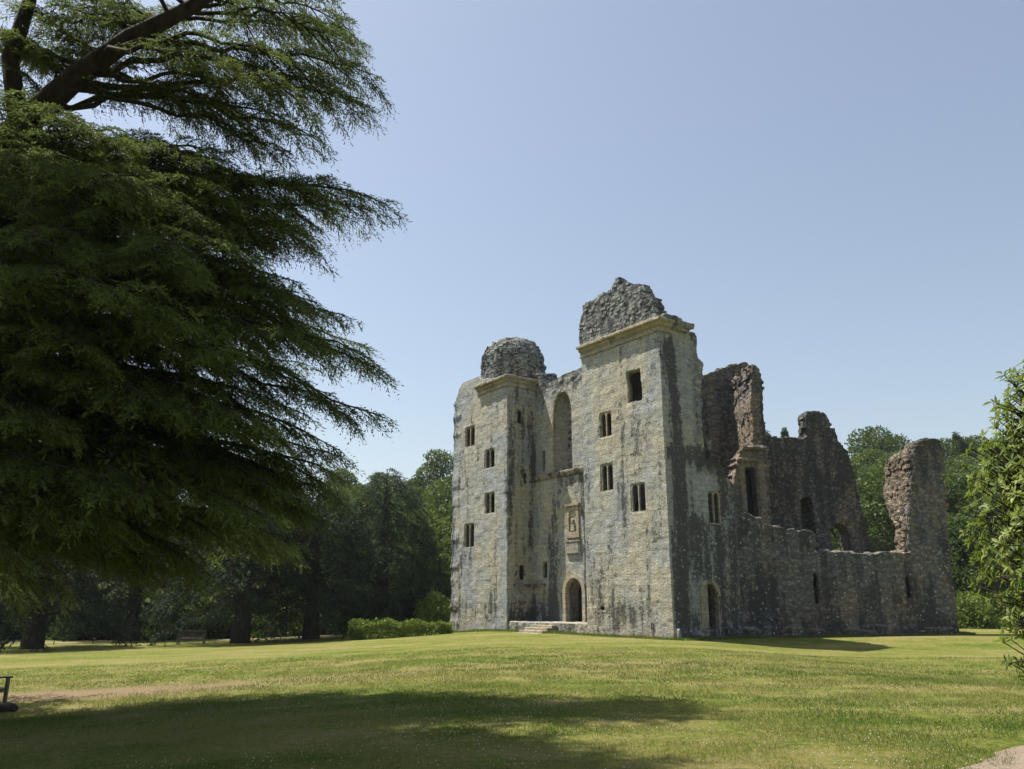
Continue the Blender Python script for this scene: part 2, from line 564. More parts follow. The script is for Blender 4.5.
def masonry(name, parent, origin, ang, bm, voxel=.09, rough=None, stain_shade=None, mat=None, label=None):
    """voxel-weld overlapping slabs, weather the surface, paint wear and shade attributes"""
    me0 = bpy.data.meshes.new("t"); bm.to_mesh(me0); bm.free()
    t = bpy.data.objects.new("t", me0); COL.objects.link(t)
    md = t.modifiers.new("r", 'REMESH'); md.mode = 'VOXEL'; md.voxel_size = voxel; md.adaptivity = 0
    dg = bpy.context.evaluated_depsgraph_get(); dg.update()
    me = bpy.data.meshes.new_from_object(t.evaluated_get(dg))
    bpy.data.objects.remove(t); bpy.data.meshes.remove(me0)
    n = len(me.vertices)
    V = np.empty(n * 3, np.float32); me.vertices.foreach_get("co", V); V = V.reshape(-1, 3).astype(float)
    Nn = np.empty(n * 3, np.float32); me.vertices.foreach_get("normal", Nn); Nn = Nn.reshape(-1, 3).astype(float)
    x, y, z = V.T
    r = rough(x, y, z) if rough else np.zeros(n)
    r = np.broadcast_to(np.clip(r, 0, 1), (n,))
    sel = np.abs(Nn[:, 1]) >= np.abs(Nn[:, 0])
    u = np.where(sel, x, y)
    # block relief: courses of stones standing a little in or out of the face
    row = np.floor(z / .31); offs = hash3(row.astype(int), row.astype(int) * 0 + 3, row.astype(int) * 0, 5) * .8
    colm = np.floor(u / .62 + offs + sel * 31.0)
    hb = hash3(colm.astype(int), row.astype(int), np.zeros(n, int), 4) - .5
    q = V * np.array([2.6, 2.6, 5.6]) + (fbm(V * .9, 2, 8)[:, None] - .5) * 2
    qi = np.floor(q).astype(int); hr = hash3(qi[:, 0], qi[:, 1], qi[:, 2], 6) - .5
    d = (1 - r) * (hb * .022 + (fbm(V * 2.1, 3, 2) - .5) * .06) + r * (hr * .12 + (fbm(V * 1.1, 4, 7) - .5) * .22 + (fbm(V * 5, 2, 9) - .5) * .14)
    V = V + Nn * d[:, None]
    me.vertices.foreach_set("co", V.astype(np.float32).ravel())
    wcv = np.stack([u + 100, z, 0 * z], -1).astype(np.float32)
    a = me.attributes.new("wcoord", 'FLOAT_VECTOR', 'POINT'); a.data.foreach_set("vector", wcv.ravel())
    s = stain_shade(x, y, z, Nn) if stain_shade else {}
    for k, dv in (("dark", .1), ("warm", .5), ("rub", 0.0), ("fleck", 0.0)):
        val = np.broadcast_to(np.asarray(s.get(k, dv), float), (n,))
        if k == "rub": val = np.maximum(val, np.clip(r * 1.4, 0, 1))
        a = me.attributes.new(k, 'FLOAT', 'POINT'); a.data.foreach_set("value", val.astype(np.float32))
    me.update()
    me.materials.clear(); me.materials.append(mat or M_STONE)
    o = link_mesh(name, me, None, parent, smooth=True)
    o.location = Vector(origin) - castle.location if parent is castle else origin
    o.rotation_euler = (0, 0, ang)
    if label: o["label"] = label
    return o


def trim_obj(name, parent, bm, mat=None, dark=.12, warm=.6, label=None, bevel=0.0):
    if bevel: bmesh.ops.bevel(bm, geom=list(bm.edges), offset=bevel, segments=1, affect='EDGES')
    me = bpy.data.meshes.new(name); bm.to_mesh(me); bm.free()
    n = len(me.vertices)
    V = np.empty(n * 3, np.float32); me.vertices.foreach_get("co", V); V = V.reshape(-1, 3)
    wcv = np.stack([V[:, 0] + V[:, 1] + 100, V[:, 2], 0 * V[:, 2]], -1)
    a = me.attributes.new("wcoord", 'FLOAT_VECTOR', 'POINT'); a.data.foreach_set("vector", np.ascontiguousarray(wcv, np.float32).ravel())
    for k, dv in (("dark", dark), ("warm", warm)):
        a = me.attributes.new(k, 'FLOAT', 'POINT'); a.data.foreach_set("value", np.full(n, dv, np.float32))
    o = link_mesh(name, me, mat or M_TRIM, parent)
    if label: o["label"] = label
    return o


def G(v, c, w): return np.exp(-((v - c) / w) ** 2)


def win_rect(fn, x0, x1, y0, y1):
    xm, ym = (x0 + x1) / 2, (y0 + y1) / 2
    return fn(x0, ym)[0], fn(x1, ym)[0], fn(xm, y1)[1], fn(xm, y0)[1]


def window_frame(parent, w, mk, mullion=True, t=.055):
    """stone frame with mullion set in an opening; mk(u, z, depth) maps to the tower's own axes"""
    u0, u1, z0, z1 = w; bm = bmesh.new()
    e = .03
    outer = rect(u0 - e, u1 + e, z0 - e, z1 + e)
    if mullion:
        c = (u0 + u1) / 2
        holes = [arch(u0 + t, c - t * .6, z0 + t, z1 - t * .7, 6), arch(c + t * .6, u1 - t, z0 + t, z1 - t * .7, 6)]
    else:
        holes = [arch(u0 + t, u1 - t, z0 + t, z1 - t, 7)]
    bm_prism(bm, outer, holes, lambda u, z, s: mk(u, z, .16 if s else .045))
    trim_obj("window", parent, bm, dark=.15, warm=.5)


# ---- nearer tower
T = bmesh.new()
wA = win_rect(fr, 600, 611.5, 412, 437); wB = win_rect(fr, 601, 613, 464, 491); wC = win_rect(fr, 631, 645.5, 483, 512)
wD = win_rect(fr, 627, 641, 370, 402)
ragged = jag(rect(*wD), .07, .3)
hole_s = win_rect(fr, 600.5, 604.5, 606.5, 610)
front_out = [(-6.9, -.3), (0, -.3), (0, 17.75), (-6.9, 17.75)]
splay(T, front_out, [rect(*wA), rect(*wB), rect(*wC), ragged, rect(*hole_s)], lambda u, z, d: Vector((u, d, z)), .26, .75)
wR = win_rect(rt, 708.5, 720.5, 492, 524); dR = win_rect(rt, 703, 718, 583, 629)
ret_out = [(0, -.3), (5.6, -.3)] + pts(rt, [(745, 508), (739, 497), (734, 484), (727, 477), (724, 468), (716, 463), (712, 461.5), (711.5, 440), (709.5, 438), (709, 459), (704.5, 457), (703.2, 437), (702, 420), (701.5, 400), (701, 384), (703, 379), (702.5, 362), (698, 358), (697.5, 346), (696, 334), (690.5, 331)]) + [(2.5, 17.7), (0, 17.75)]
splay(T, ret_out, [rect(*wR), arch(dR[0], dR[1], max(dR[2], .35), dR[3])], lambda u, z, d: Vector((-d, u, z)), .28, .9, .3)
bm_prism(T, rect(0, 5.5, -.3, 17.3), [], side(-6.9, -5.9))
bm_box(T, (-6.8, 2.6, -.3), (-.3, 3.2, 17.4))
bm_box(T, (-6.8, .1, 16.6), (-.2, 2.9, 17.6))
bm_box(T, (-6.5, 4.6, -.3), (-.1, 5.5, 7.2)); bm_box(T, (-6.5, 2.6, 8.0), (-.6, 4.3, 8.5))
bm_box(T, (-6.5, 2.6, 3.3), (-.6, 5.2, 3.9))
crest = [(-7.02, 17.5)] + pts(fr, [(579, 345), (578.5, 324), (583, 306), (588, 301), (594, 299.5), (600, 294), (606, 292), (611, 290), (613, 282), (616.5, 279.5), (620, 284), (625.5, 281), (629, 285), (634, 285.5), (637, 284), (641, 288), (642, 292), (648, 296), (650, 300), (652, 302), (651.5, 308), (655, 312), (657, 317)]) + [(-.2, 17.5)]
bm_prism(T, jag(crest, .08, .35, zmin=17.7), [], front(.02, 1.05))
bm_box(T, (-7.0, .2, 17.3), (-5.8, 3.0, 18.4))
from mathutils import geometry as _g
sp = []
for r_ in range(16):
    for c_ in range(22):
        u, z = -7.0 + c_ * .33 + (r_ % 2) * .16 + random.uniform(-.06, .06), 17.9 + r_ * .235 + random.uniform(-.04, .04)
        zt = np.interp(u, [q[0] for q in sorted(crest[1:-1])], [q[1] for q in sorted(crest[1:-1])])
        if -7.0 < u < -.3 and z < zt - .05 and random.random() < .8: sp.append(((u, .04, z), (0, -1, 0)))
crest_sp = list(sp)
teeth(T, ret_out[12:-2], lambda u, z, d: Vector((-d, u, z)), 0, .9, .4, .2)
# low plinth of broken footing stones
for k in range(10):
    u = random.uniform(.1, 5.3); bm_box(T, (-.1, u - .35, -.3), (random.uniform(.12, .34), u + .35, random.uniform(.15, .55)))


def rough_near(x, y, z):
    r = sstep(17.7, 18.2, z) * (y > -.15) * .34
    r = r + .35 * sstep(3.2, 4.4, y) * (x > -1.1) + .5 * sstep(2.2, 2.9, y) * (x > -1.1) * (z > 9)
    r = r + .14 * sstep(3.0, 1.0, z) + .2 * (x > -.1) * G(y, 1, .7)
    return r


def stain_near(x, y, z, n):
    fb = fbm(np.stack([x * .6, y * .6, z * .25], -1), 4, 21)
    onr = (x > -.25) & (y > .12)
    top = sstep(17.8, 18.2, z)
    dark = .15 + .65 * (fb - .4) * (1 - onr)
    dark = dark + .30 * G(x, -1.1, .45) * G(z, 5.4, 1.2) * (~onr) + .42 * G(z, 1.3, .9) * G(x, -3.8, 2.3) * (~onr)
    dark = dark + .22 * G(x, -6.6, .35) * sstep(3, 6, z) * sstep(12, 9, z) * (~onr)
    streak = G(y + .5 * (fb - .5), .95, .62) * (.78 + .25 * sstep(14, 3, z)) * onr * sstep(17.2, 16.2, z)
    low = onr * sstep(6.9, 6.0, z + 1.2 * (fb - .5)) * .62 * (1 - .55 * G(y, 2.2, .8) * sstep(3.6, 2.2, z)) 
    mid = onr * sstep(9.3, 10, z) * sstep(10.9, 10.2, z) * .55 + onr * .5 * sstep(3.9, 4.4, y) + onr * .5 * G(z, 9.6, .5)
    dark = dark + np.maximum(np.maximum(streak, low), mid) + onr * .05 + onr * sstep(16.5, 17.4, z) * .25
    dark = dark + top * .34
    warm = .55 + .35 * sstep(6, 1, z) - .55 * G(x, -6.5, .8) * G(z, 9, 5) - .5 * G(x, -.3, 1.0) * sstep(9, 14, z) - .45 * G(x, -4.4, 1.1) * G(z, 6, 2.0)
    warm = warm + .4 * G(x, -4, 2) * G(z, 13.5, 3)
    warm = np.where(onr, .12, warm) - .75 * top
    return {"dark": dark, "warm": warm, "fleck": np.clip(onr * (low + .25) + top * .5, 0, .8), "rub": top * .9}


def facing(parent, sp, size, out, dark=.42, warm=.1, lines=()):
    bm = bmesh.new(); stones(bm, sp, size, out)
    for ln_, mk, t0, t1, st_, sz in lines: teeth(bm, ln_, mk, t0, t1, st_, sz)
    for v in bm.verts: v.co += Vector((random.uniform(-.03, .03), random.uniform(-.03, .03), random.uniform(-.03, .03)))
    o = trim_obj("rubble_facing", parent, bm, M_RUIN if warm > .2 else M_STONE, dark, warm)
    a = o.data.attributes.new("rub", 'FLOAT', 'POINT'); a.data.foreach_set("value", np.full(len(o.data.vertices), .6, np.float32))
    a = o.data.attributes.new("fleck", 'FLOAT', 'POINT'); a.data.foreach_set("value", np.full(len(o.data.vertices), .3, np.float32))
    o["kind"] = "stuff"
    return o


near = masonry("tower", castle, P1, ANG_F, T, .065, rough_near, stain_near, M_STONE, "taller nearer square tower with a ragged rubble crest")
for w in (wA, wB, wC): window_frame(near, w, lambda u, z, d: Vector((u, d, z)))
bm = bmesh.new()
bm_prism(bm, arch(dR[0] - .22, dR[1] + .22, .36, dR[3] + .22), [arch(dR[0] + .02, dR[1] - .02, .30, dR[3] - .02)], side(.06, -.2))
trim_obj("door_surround", near, bm, dark=.38, warm=.4)
window_frame(near, wR, lambda u, z, d: Vector((-d, u, z)))
bm = bmesh.new()
bm_prism(bm, arch(dR[0] - .05, dR[1] + .05, .2, dR[3] + .05), [], side(-.72, -.8))
for k in range(4):
    u = dR[0] + (dR[1] - dR[0]) * (k + .5) / 4
    bm_box(bm, (-.722, u - .01, .3), (-.700, u + .01, dR[3] - .25))
dn = link_mesh("door", bpy.data.meshes.new("door"), M_DOOR, near); bm.to_mesh(dn.data); bm.free()


def cornice(parent, segs, label=None):
    """segs: (axis, u0, u1, profile scale); front runs on -y, side runs on +x"""
    bm = bmesh.new()
    prof = [(.10, 17.02, 17.22), (.06, 17.22, 17.38), (.20, 17.38, 17.56), (.40, 17.56, 17.80)]
    for ax, u0, u1, k, off in segs:
        for p, z0, z1 in prof:
            if ax == 'f': bm_box(bm, (u0 - p * .0, -p * k + off, z0), (u1 + p * k, .25 + off, z1))
            elif ax == 'l': bm_box(bm, (u0 - p * k, off, z0), (u0 + .3, u1, z1))
            else: bm_box(bm, (off - .25, u0, z0), (off + p * k, u1, z1))
    return masonry("cornice", parent, (0, 0, 0), 0, bm, .05, lambda x, y, z: .10 + .35 * (fbm(np.stack([x, y, z], -1) * .8, 3, 4) > .62),
                   lambda x, y, z, n: {"dark": .0 + .12 * (x > .05), "warm": .75}, M_TRIM, label)


facing(near, crest_sp, .15, .09, .46, .1, [(crest[1:-2], lambda u, z, d: Vector((u, d, z)), .03, 1.0, .26, .15)])
cornice(near, [('f', -6.95, .0, 1.0, 0.0), ('r', -.05, 1.0, 1.0, 0.0), ('l', -6.9, .8, .6, 0.0)])
for boxes in ([((-.2, .9, 17.32), (.22, 2.3, 17.60)), ((-.2, 1.2, 17.58), (.34, 2.75, 17.92)), ((-.3, .2, 17.82), (.26, 1.8, 18.12)), ((-.5, 2.2, 15.2), (-.02, 2.95, 17.4))], [((-.6, 2.75, 12.9), (-.0, 3.4, 13.3))]):
    bm = bmesh.new()
    for lo, hi in boxes: bm_box(bm, lo, hi)
    masonry("broken_masonry", near, (0, 0, 0), 0, bm, .06, lambda x, y, z: .5 + 0 * x, lambda x, y, z, n: {"dark": .38, "warm": .1, "fleck": .4}, M_STONE)

# ---- farther tower
T = bmesh.new()
LT = (-22.35, -15.1)
ws = [win_rect(fr, 465.3, 474.6, 427, 446.5), win_rect(fr, 484.8, 494.4, 449, 468), win_rect(fr, 484.8, 494.4, 492.5, 513.5), win_rect(fr, 464.5, 474, 523.5, 547.5)]
fo = [(LT[0], -.5), (LT[1], -.5), (LT[1], 17.75)] + pts(fr, [(481, 379), (478, 376), (470, 379), (463, 382), (459, 389), (456, 400), (452.8, 405)]) + [(LT[0], 16.9)]
splay(T, jag(fo, .08, .4, zmin=16.5), [rect(*w) for w in ws], lambda u, z, d: Vector((u, d, z)), .26, .75)
s1 = win_rect(lr, 517.8, 522.5, 410, 423.5); s2 = win_rect(lr, 524.2, 527, 473, 484); s3 = win_rect(lr, 520, 524.5, 565, 580)
splay(T, rect(0, 5.2, -.5, 17.75), [rect(*s1), rect(*s2), rect(*s3)], lambda u, z, d: Vector((LT[1] - d, u, z)), .24, .8)
bm_prism(T, jag([(0, -.5), (5.2, -.5), (5.2, 17.6), (3, 18.3), (0, 17.0)], .1, .5, zmin=16), [], side(LT[0], LT[0] + 1.0))
bm_box(T, (LT[0] + .1, 4.2, -.5), (LT[1] - .1, 5.2, 17.6)); bm_box(T, (LT[0] + .1, .1, 16.4), (LT[1] - .1, 5.1, 17.6))
# rubble core of the stair turret on its roof
cx, cy = -18.3, 2.85
prof = [(2.55, 17.0), (2.55, 19.6), (2.42, 20.35), (2.05, 21.1), (1.4, 21.6), (.5, 21.85)]
rings = []
for r_, z_ in prof:
    rings.append([T.verts.new((cx + r_ * math.cos(a), cy + r_ * math.sin(a), z_ + random.uniform(-.1, .1))) for a in [math.pi / 8 + k * math.pi / 4 for k in range(8)]])
for ra, rb in zip(rings, rings[1:]):
    for k in range(8): T.faces.new([ra[k], ra[(k + 1) % 8], rb[(k + 1) % 8], rb[k]])
T.faces.new(rings[-1]); T.faces.new(list(reversed(rings[0])))
sp = []
for r_ in range(19):
    z = 17.7 + r_ * .22; rr = float(np.interp(z, [q[1] for q in prof], [q[0] for q in prof])); n_ = max(6, int(rr * 6.283 / .36))
    for c_ in range(n_):
        a = c_ / n_ * 6.283 + r_ * .21 + random.uniform(-.05, .05); k_ = math.cos(math.pi / 8) / math.cos(((a - math.pi / 8) % (math.pi / 4)) - math.pi / 8)
        if random.random() < .8: sp.append(((cx + rr * k_ * math.cos(a), cy + rr * k_ * math.sin(a), z + random.uniform(-.05, .05)), (math.cos(a), math.sin(a), max(0, (z - 20) * .5))))
dome_sp = list(sp)
bm_prism(T, [(-21.6, 17.0), (-18.4, 17.0), (-18.4, 19.0), (-19.4, 18.9), (-20.6, 18.3), (-21.4, 17.9)], [], front(.6, 3.4))
bm_prism(T, [(-15.9, 16.2), (-14.5, 16.2), (-14.55, 17.6), (-15.1, 18.6), (-16, 18.8)], [], front(2.7, 4.6))


def rough_far(x, y, z):
    r = .34 * sstep(17.75, 18.0, z) * (y > .1) + .4 * sstep(-21.2, -22.3, x) * sstep(13, 17, z)
    r = r + .6 * (x > -15.6) * (y > 2.6) * sstep(16, 16.6, z)
    return r + .10 * sstep(3.0, 1.0, z)


def stain_far(x, y, z, n):
    fb = fbm(np.stack([x * .6, y * .6, z * .25], -1), 4, 31)
    onr = (x > -15.35) & (y > .12)
    top = sstep(17.7, 18.0, z) * (y > .1)
    dark = .15 + .65 * (fb - .4) + .3 * G(x, -21.2, .7) * G(z, 5.0, 1.2) + .26 * G(z, 1.6, .9)
    dark = dark + onr * (.12 + .5 * G(z, .8, .5) + .25 * G(y, 2.2, .5) * sstep(11, 7, z) + .25 * G(z, 12, 2) * G(y, .5, .5)) + .38 * top
    dark = dark + .3 * sstep(-21.7, -22.3, x) * (~onr)
    warm = .40 - .55 * G(x, -15.6, 1.0) * sstep(15, 10, z) + .35 * G(z, 15, 2.2) * G(x, -18, 2.5) + .3 * sstep(4, 1, z) - .6 * sstep(-21, -22.3, x)
    warm = np.where(onr, .62, warm)
    warm = np.where(top > .5, .28, warm)
    return {"dark": dark, "warm": warm, "fleck": top * .45, "rub": top * .9}


far = masonry("tower", castle, P1, ANG_F, T, .065, rough_far, stain_far, M_STONE, "farther square tower with a domed rubble turret on top")
for w in ws: window_frame(far, w, lambda u, z, d: Vector((u, d, z)), t=.05)
facing(far, dome_sp, .16, .15, .40, .2)
cornice(far, [('f', -19.0, LT[1], 1.0, 0.0), ('r', -.05, 2.6, 1.0, LT[1])])

# ---- recessed entrance wall between them
T = bmesh.new()
top = [(-15.3, 17.1)] + pts(rc, [(548, 383), (556, 379), (563, 375), (572, 371), (583, 366)]) + [(-6.6, 17.3)]
aw = win_rect(rc, 553.5, 572.5, 391, 478)
slit1 = win_rect(rc, 541.8, 545.5, 451, 472)
slit2 = win_rect(rp2, 541.5, 546, 562, 578)
nic = win_rect(rp2, 541, 546.5, 592, 604)
dE = win_rect(rp2, 566, 583, 577.5, 623)
bm_prism(T, jag([(-6.6, -.3)] + list(reversed(top)) + [(-15.3, -.3)], .1, .5, zmin=16), [arch(aw[0], aw[1], 10.6, aw[3], 9, True), rect(*slit1)] + [arch(dE[0] - .4, dE[1] + .3, .6, dE[3] + .1), rect(slit2[0] - .4, slit2[1] + .4, slit2[2], slit2[3])], front(2.55, 4.0))
# storey of the porch stands proud below a string course
bm_prism(T, [(-15.2, -.3), (-6.8, -.3), (-6.8, 10.4), (-15.2, 10.4)], [arch(dE[0], dE[1], .6, dE[3]), rect(*slit2), rect(*nic)], front(2.25, 2.62))


def stain_rec(x, y, z, n):
    fb = fbm(np.stack([x * .9, y * .6, z * .2], -1), 4, 41)
    dark = .06 + .35 * (fb - .35)
    dark = dark + .6 * G(x, -12.75, .42) * sstep(10.4, 8.5, z) + .6 * G(x, -9.5, .5) * sstep(14, 10, z) + .6 * G(z, 1.0, 1.6) * sstep(-11.9, -12.6, x)
    dark = dark + .5 * G(x, -11.3, 1.2) * G(z, 9.9, .9) + .4 * sstep(15.3, 17, z) + .3 * G(z, 10.5, .3)
    warm = .35 + .5 * G(x, -11.1, .9) * sstep(8.5, 7, z) + .5 * G(x, -13.4, .6) * G(z, 13, 3)
    return {"dark": dark, "warm": warm, "fleck": .2 * sstep(15, 17, z)}


ent = masonry("entrance_wall", castle, P1, ANG_F, T, .085, lambda x, y, z: .45 * sstep(15.8, 17, z) + .08, stain_rec, M_STONE)
bm = bmesh.new()
bm_box(bm, (-15.05, 2.02, 10.38), (-6.95, 2.6, 10.60)); bm_box(bm, (-15.05, 2.10, 10.22), (-6.95, 2.6, 10.38))
masonry("string_course", ent, (0, 0, 0), 0, bm, .06, lambda x, y, z: .25 + 0 * x, lambda x, y, z, n: {"dark": .62, "warm": .3}, M_TRIM)
dc = (dE[0] + dE[1]) / 2
bm = bmesh.new()
bm_prism(bm, arch(dE[0] - .28, dE[1] + .28, .62, dE[3] + .28), [arch(dE[0] + .02, dE[1] - .02, .52, dE[3] - .02)], front(2.12, 2.4))
trim_obj("door_surround", ent, bm, dark=.10, warm=.8)
bm = bmesh.new()
bm_prism(bm, arch(dE[0] - .5, dE[1] + .4, .55, dE[3] + .15), [], front(3.60, 3.70))
for k in range(5):
    u = dE[0] + (dE[1] - dE[0]) * (k + .5) / 5; bm_box(bm, (u - .012, 3.575, .75), (u + .012, 3.602, dE[3] - .4))
for z_ in (1.25, 2.4): bm_box(bm, (dE[0] - .3, 3.56, z_), (dE[1] + .2, 3.598, z_ + .09))
dn = link_mesh("door", bpy.data.meshes.new("door"), M_DOOR, ent); bm.to_mesh(dn.data); bm.free()
# niche, tablets and hood over the door
bm = bmesh.new()
bm_prism(bm, rect(dc - .62, dc + .62, 6.15, 8.1), [arch(dc - .38, dc + .38, 6.4, 7.85)], front(2.15, 2.35))
bm_box(bm, (dc - .75, 2.05, 8.1), (dc + .75, 2.3, 8.26)); bm_box(bm, (dc - .7, 2.08, 6.0), (dc + .7, 2.3, 6.15))
trim_obj("niche", ent, bm, dark=.26, warm=.8)
bm = bmesh.new()
bm_box(bm, (dc - .2, 2.13, 6.42), (dc + .2, 2.3, 6.9)); bm_box(bm, (dc - .12, 2.1, 6.9), (dc + .12, 2.3, 7.25))
trim_obj("carved_bust", ent, bm, dark=.05, warm=.7, bevel=.05)
bm = bmesh.new()
bm_box(bm, (dc - .7, 2.13, 4.95), (dc + .7, 2.3, 5.75)); bm_box(bm, (dc - .62, 2.10, 5.02), (dc + .62, 2.2, 5.68)); bm_box(bm, (dc - .8, 2.06, 5.75), (dc + .8, 2.3, 5.85))
trim_obj("tablet", ent, bm, dark=.02, warm=.6)
bm = bmesh.new()
bm_prism(bm, arch(aw[0] - .16, aw[1] + .16, 10.62, aw[3] + .2, 9, True), [arch(aw[0] + .03, aw[1] - .03, 10.55, aw[3] - .03, 9, True)], front(2.56, 2.75))
trim_obj("window_arch", ent, bm, dark=.36, warm=.7)
for x0, x1, yp, fn, sd in ((513.5, 531.5, 585.5, lr, 1), (536, 550, 585.5, rc, 0)):
    bm = bmesh.new(); (ua, za), (ub, _) = fn(x0, yp), fn(x1, yp)
    if sd: bm_box(bm, (LT[1] - .1, ua, za - .1), (LT[1] + .2, ub, za + .1))
    else: bm_box(bm, (ua, 2.02, za - .1), (ub, 2.4, za + .1))
    trim_obj("hood_mould", ent, bm, dark=.75, warm=.2)
# terrace and steps in front of the door
bm = bmesh.new(); bm_box(bm, (-15.05, .12, -.3), (-6.92, 2.6, .66))
masonry("terrace", castle, P1, ANG_F, bm, .07, lambda x, y, z: .22 + 0 * x, lambda x, y, z, n: {"dark": .45 * (z < .6) - .2 * (z > .6), "warm": .5}, M_STONE)
bm = bmesh.new(); sa = fr(533, 626)[0]; sb = fr(556, 627)[0]
for k in range(4): bm_box(bm, (sa - .02 * k, .10 - .40 * (k + 1), -.35), (sb + .02 * k, .115 - .40 * k + (0 if k else .0), .50 - .155 * k))
st = trim_obj("steps", castle, bm, dark=-.1, warm=.75, bevel=.025); st.location = P1 - castle.location; st.rotation_euler.z = ANG_F

# ---- right-hand side of the hexagon, broken low
T = bmesh.new()
sl1 = win_rect(hx, 814, 819, 573, 604); sl2 = win_rect(hx, 906.5, 911, 577, 599)
hexo = [(-.4, -.4), (13.1, -.4)] + pts(hx, [(957.5, 620), (954, 585), (951, 555), (949, 540)]) + pts(hx, [(914, 540), (910, 552), (903, 553), (885, 551), (870, 554), (852, 553), (836, 552), (815.5, 551), (815, 533), (806, 530), (798, 531), (786, 528), (774, 526), (766, 524), (757, 519), (750, 514), (743, 505)]) + [(-.4, 7.4)]
teeth(T, hexo[6:-1], lambda u, z, d: Vector((u, d, z)), -.03, 1.4, .4, .2)
bm_prism(T, jag(hexo, .07, .4, zmin=3.5), [rect(*sl1), rect(*sl2)], front(0, 1.5))
bm_box(T, (4.9, 1.2, 3.9), (10.9, 6.5, 4.62)); bm_box(T, (4.9, 5.6, -.3), (10.9, 6.5, 4.55)); bm_box(T, (.2, 1.2, 5.1), (4.9, 5.2, 5.5))
for k in range(26):
    u = random.uniform(-.3, 12.9); bm_box(T, (u - .4, random.uniform(-.35, -.12), -.3), (u + .4, .1, random.uniform(.2, .6)))


def stain_hex(x, y, z, n):
    fb = fbm(np.stack([x * .45, y * .4, z * .45], -1), 4, 51)
    dark = .60 + 1.1 * (fb - .5)
    dark = dark - .35 * G(x, 3.3, 1.0) * sstep(5.3, 4.3, z) - .42 * G(x, 12.0, .75) * sstep(.9, 1.4, z) + .2 * G(z, .5, .5)
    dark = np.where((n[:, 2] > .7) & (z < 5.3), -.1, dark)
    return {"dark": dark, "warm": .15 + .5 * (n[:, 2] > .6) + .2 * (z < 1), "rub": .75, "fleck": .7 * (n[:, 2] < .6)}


hexw = masonry("curtain_wall", castle, HEX, ANG_H, T, .072, lambda x, y, z: .26 + .3 * sstep(4.4, 5.4, z), stain_hex, M_RUIN, "dark lichened low wall right of the nearer tower")
# pier still standing at the far corner: a stub of this side and one of the next
T = bmesh.new()
pr = pts(hx, [(909, 552), (908.5, 520), (910, 490), (914, 470), (911, 455), (916, 446), (920, 440), (928, 438), (936, 438.5), (941, 441), (943, 455), (945, 485), (947.5, 525), (949.5, 552)])
bm_prism(T, jag([(10.7, 3.9)] + pr + [(12.75, 3.9)], .07, .4, zmin=5), [], front(.03, 1.5))
pl_z = [q[1] for q in pr[:7]]; pl_u = [q[0] for q in pr[:7]]
def pier_u(z): return float(np.interp(z, pl_z, pl_u))
def pier_side(x, y):
    u = pl_u[3]
    for _ in range(6):
        yy, z = wp(HEX + DH * u, NH, x, y); u = pier_u(z)
    return min(max(yy, .2), 6.0), z
lit = pts(pier_side, [(899, 535), (893, 522), (887, 508), (883.5, 490), (883, 468), (887, 460), (897, 454), (905, 448)])
lit = [(.2, 4.6)] + lit + [(.2, pr[5][1])]
bm_prism(T, jag(lit, .08, .45, zmin=4.5), [], lambda u, z, s_: Vector((pier_u(z) + (1.5 if s_ else -.04), u, z)))
pier = masonry("wall_fragment", castle, HEX, ANG_H, T, .07, lambda x, y, z: .5 + .3 * (y > .3),
               lambda x, y, z, n: {"dark": np.where(y < .5, .58 - .45 * G(z, 7.4, 1.5) * sstep(10.9, 11.6, x), .27) + .3 * sstep(10.6, 11.6, z), "warm": np.where(y < .5, .15, .95), "fleck": .3 * (y < .5)}, M_RUIN, "isolated tall pier of broken wall at the right end")

sp = []
for k in range(190):
    z = random.uniform(4.9, 11.3); ymax = np.interp(z, [q[1] for q in lit[1:-1]], [q[0] for q in lit[1:-1]]); y_ = random.uniform(.1, 3.0)
    if y_ < ymax - .1: sp.append(((pier_u(z) - .04, y_, z), (-1, 0, 0)))
facing(pier, sp, .12, .07, .40, .75, [(pr, lambda u, z, d: Vector((u + .04, d, z)), -.03, 1.1, .3, .15)])

# ---- walls standing inside the ruin
T = bmesh.new()
O = 8.2
wa = pts(lambda x, y: hx(x, y, O), [(748, 361), (731, 365), (722, 368), (714, 371), (706, 375), (698, 378), (680, 384)])
bm_prism(T, jag([(wa[-1][0], -.3), (wa[0][0], -.3)] + wa, .09, .4, zmin=8), [], front(O, O + 1.4))
Ob = 4.6
wb = pts(lambda x, y: hx(x, y, Ob), [(766, 520), (765.5, 440), (764, 405), (763, 388), (761, 374), (757, 366), (752, 362.5), (751.5, 372), (751, 390), (751, 410), (753, 430), (752, 450)])
bm_prism(T, jag([(wb[-1][0], -.3), (wb[0][0], -.3)] + wb, .09, .4, zmin=8), [], front(Ob, O + .3))
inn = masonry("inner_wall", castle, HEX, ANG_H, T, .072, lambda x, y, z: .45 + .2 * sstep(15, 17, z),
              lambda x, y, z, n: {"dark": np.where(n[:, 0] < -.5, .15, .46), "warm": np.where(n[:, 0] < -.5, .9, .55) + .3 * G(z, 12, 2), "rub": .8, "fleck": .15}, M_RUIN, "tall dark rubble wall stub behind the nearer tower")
sp = []
ub = lambda z: float(np.interp(z, [q[1] for q in reversed(wb[8:])], [q[0] for q in reversed(wb[8:])]))
for k in range(150):
    z = random.uniform(9.5, 17.4); sp.append(((ub(z), random.uniform(Ob + .1, O), z), (-1, 0, 0)))
facing(inn, sp, .12, .07, .42, .7, [(wb[1:9], lambda u, z, d: Vector((u, d, z)), Ob, Ob + 1.6, .3, .15), (wa[:-1], lambda u, z, d: Vector((u, d, z)), O, O + 1.3, .3, .15)])
T = bmesh.new()
Oc = 3.4
hc = lambda x, y: hx(x, y, Oc)
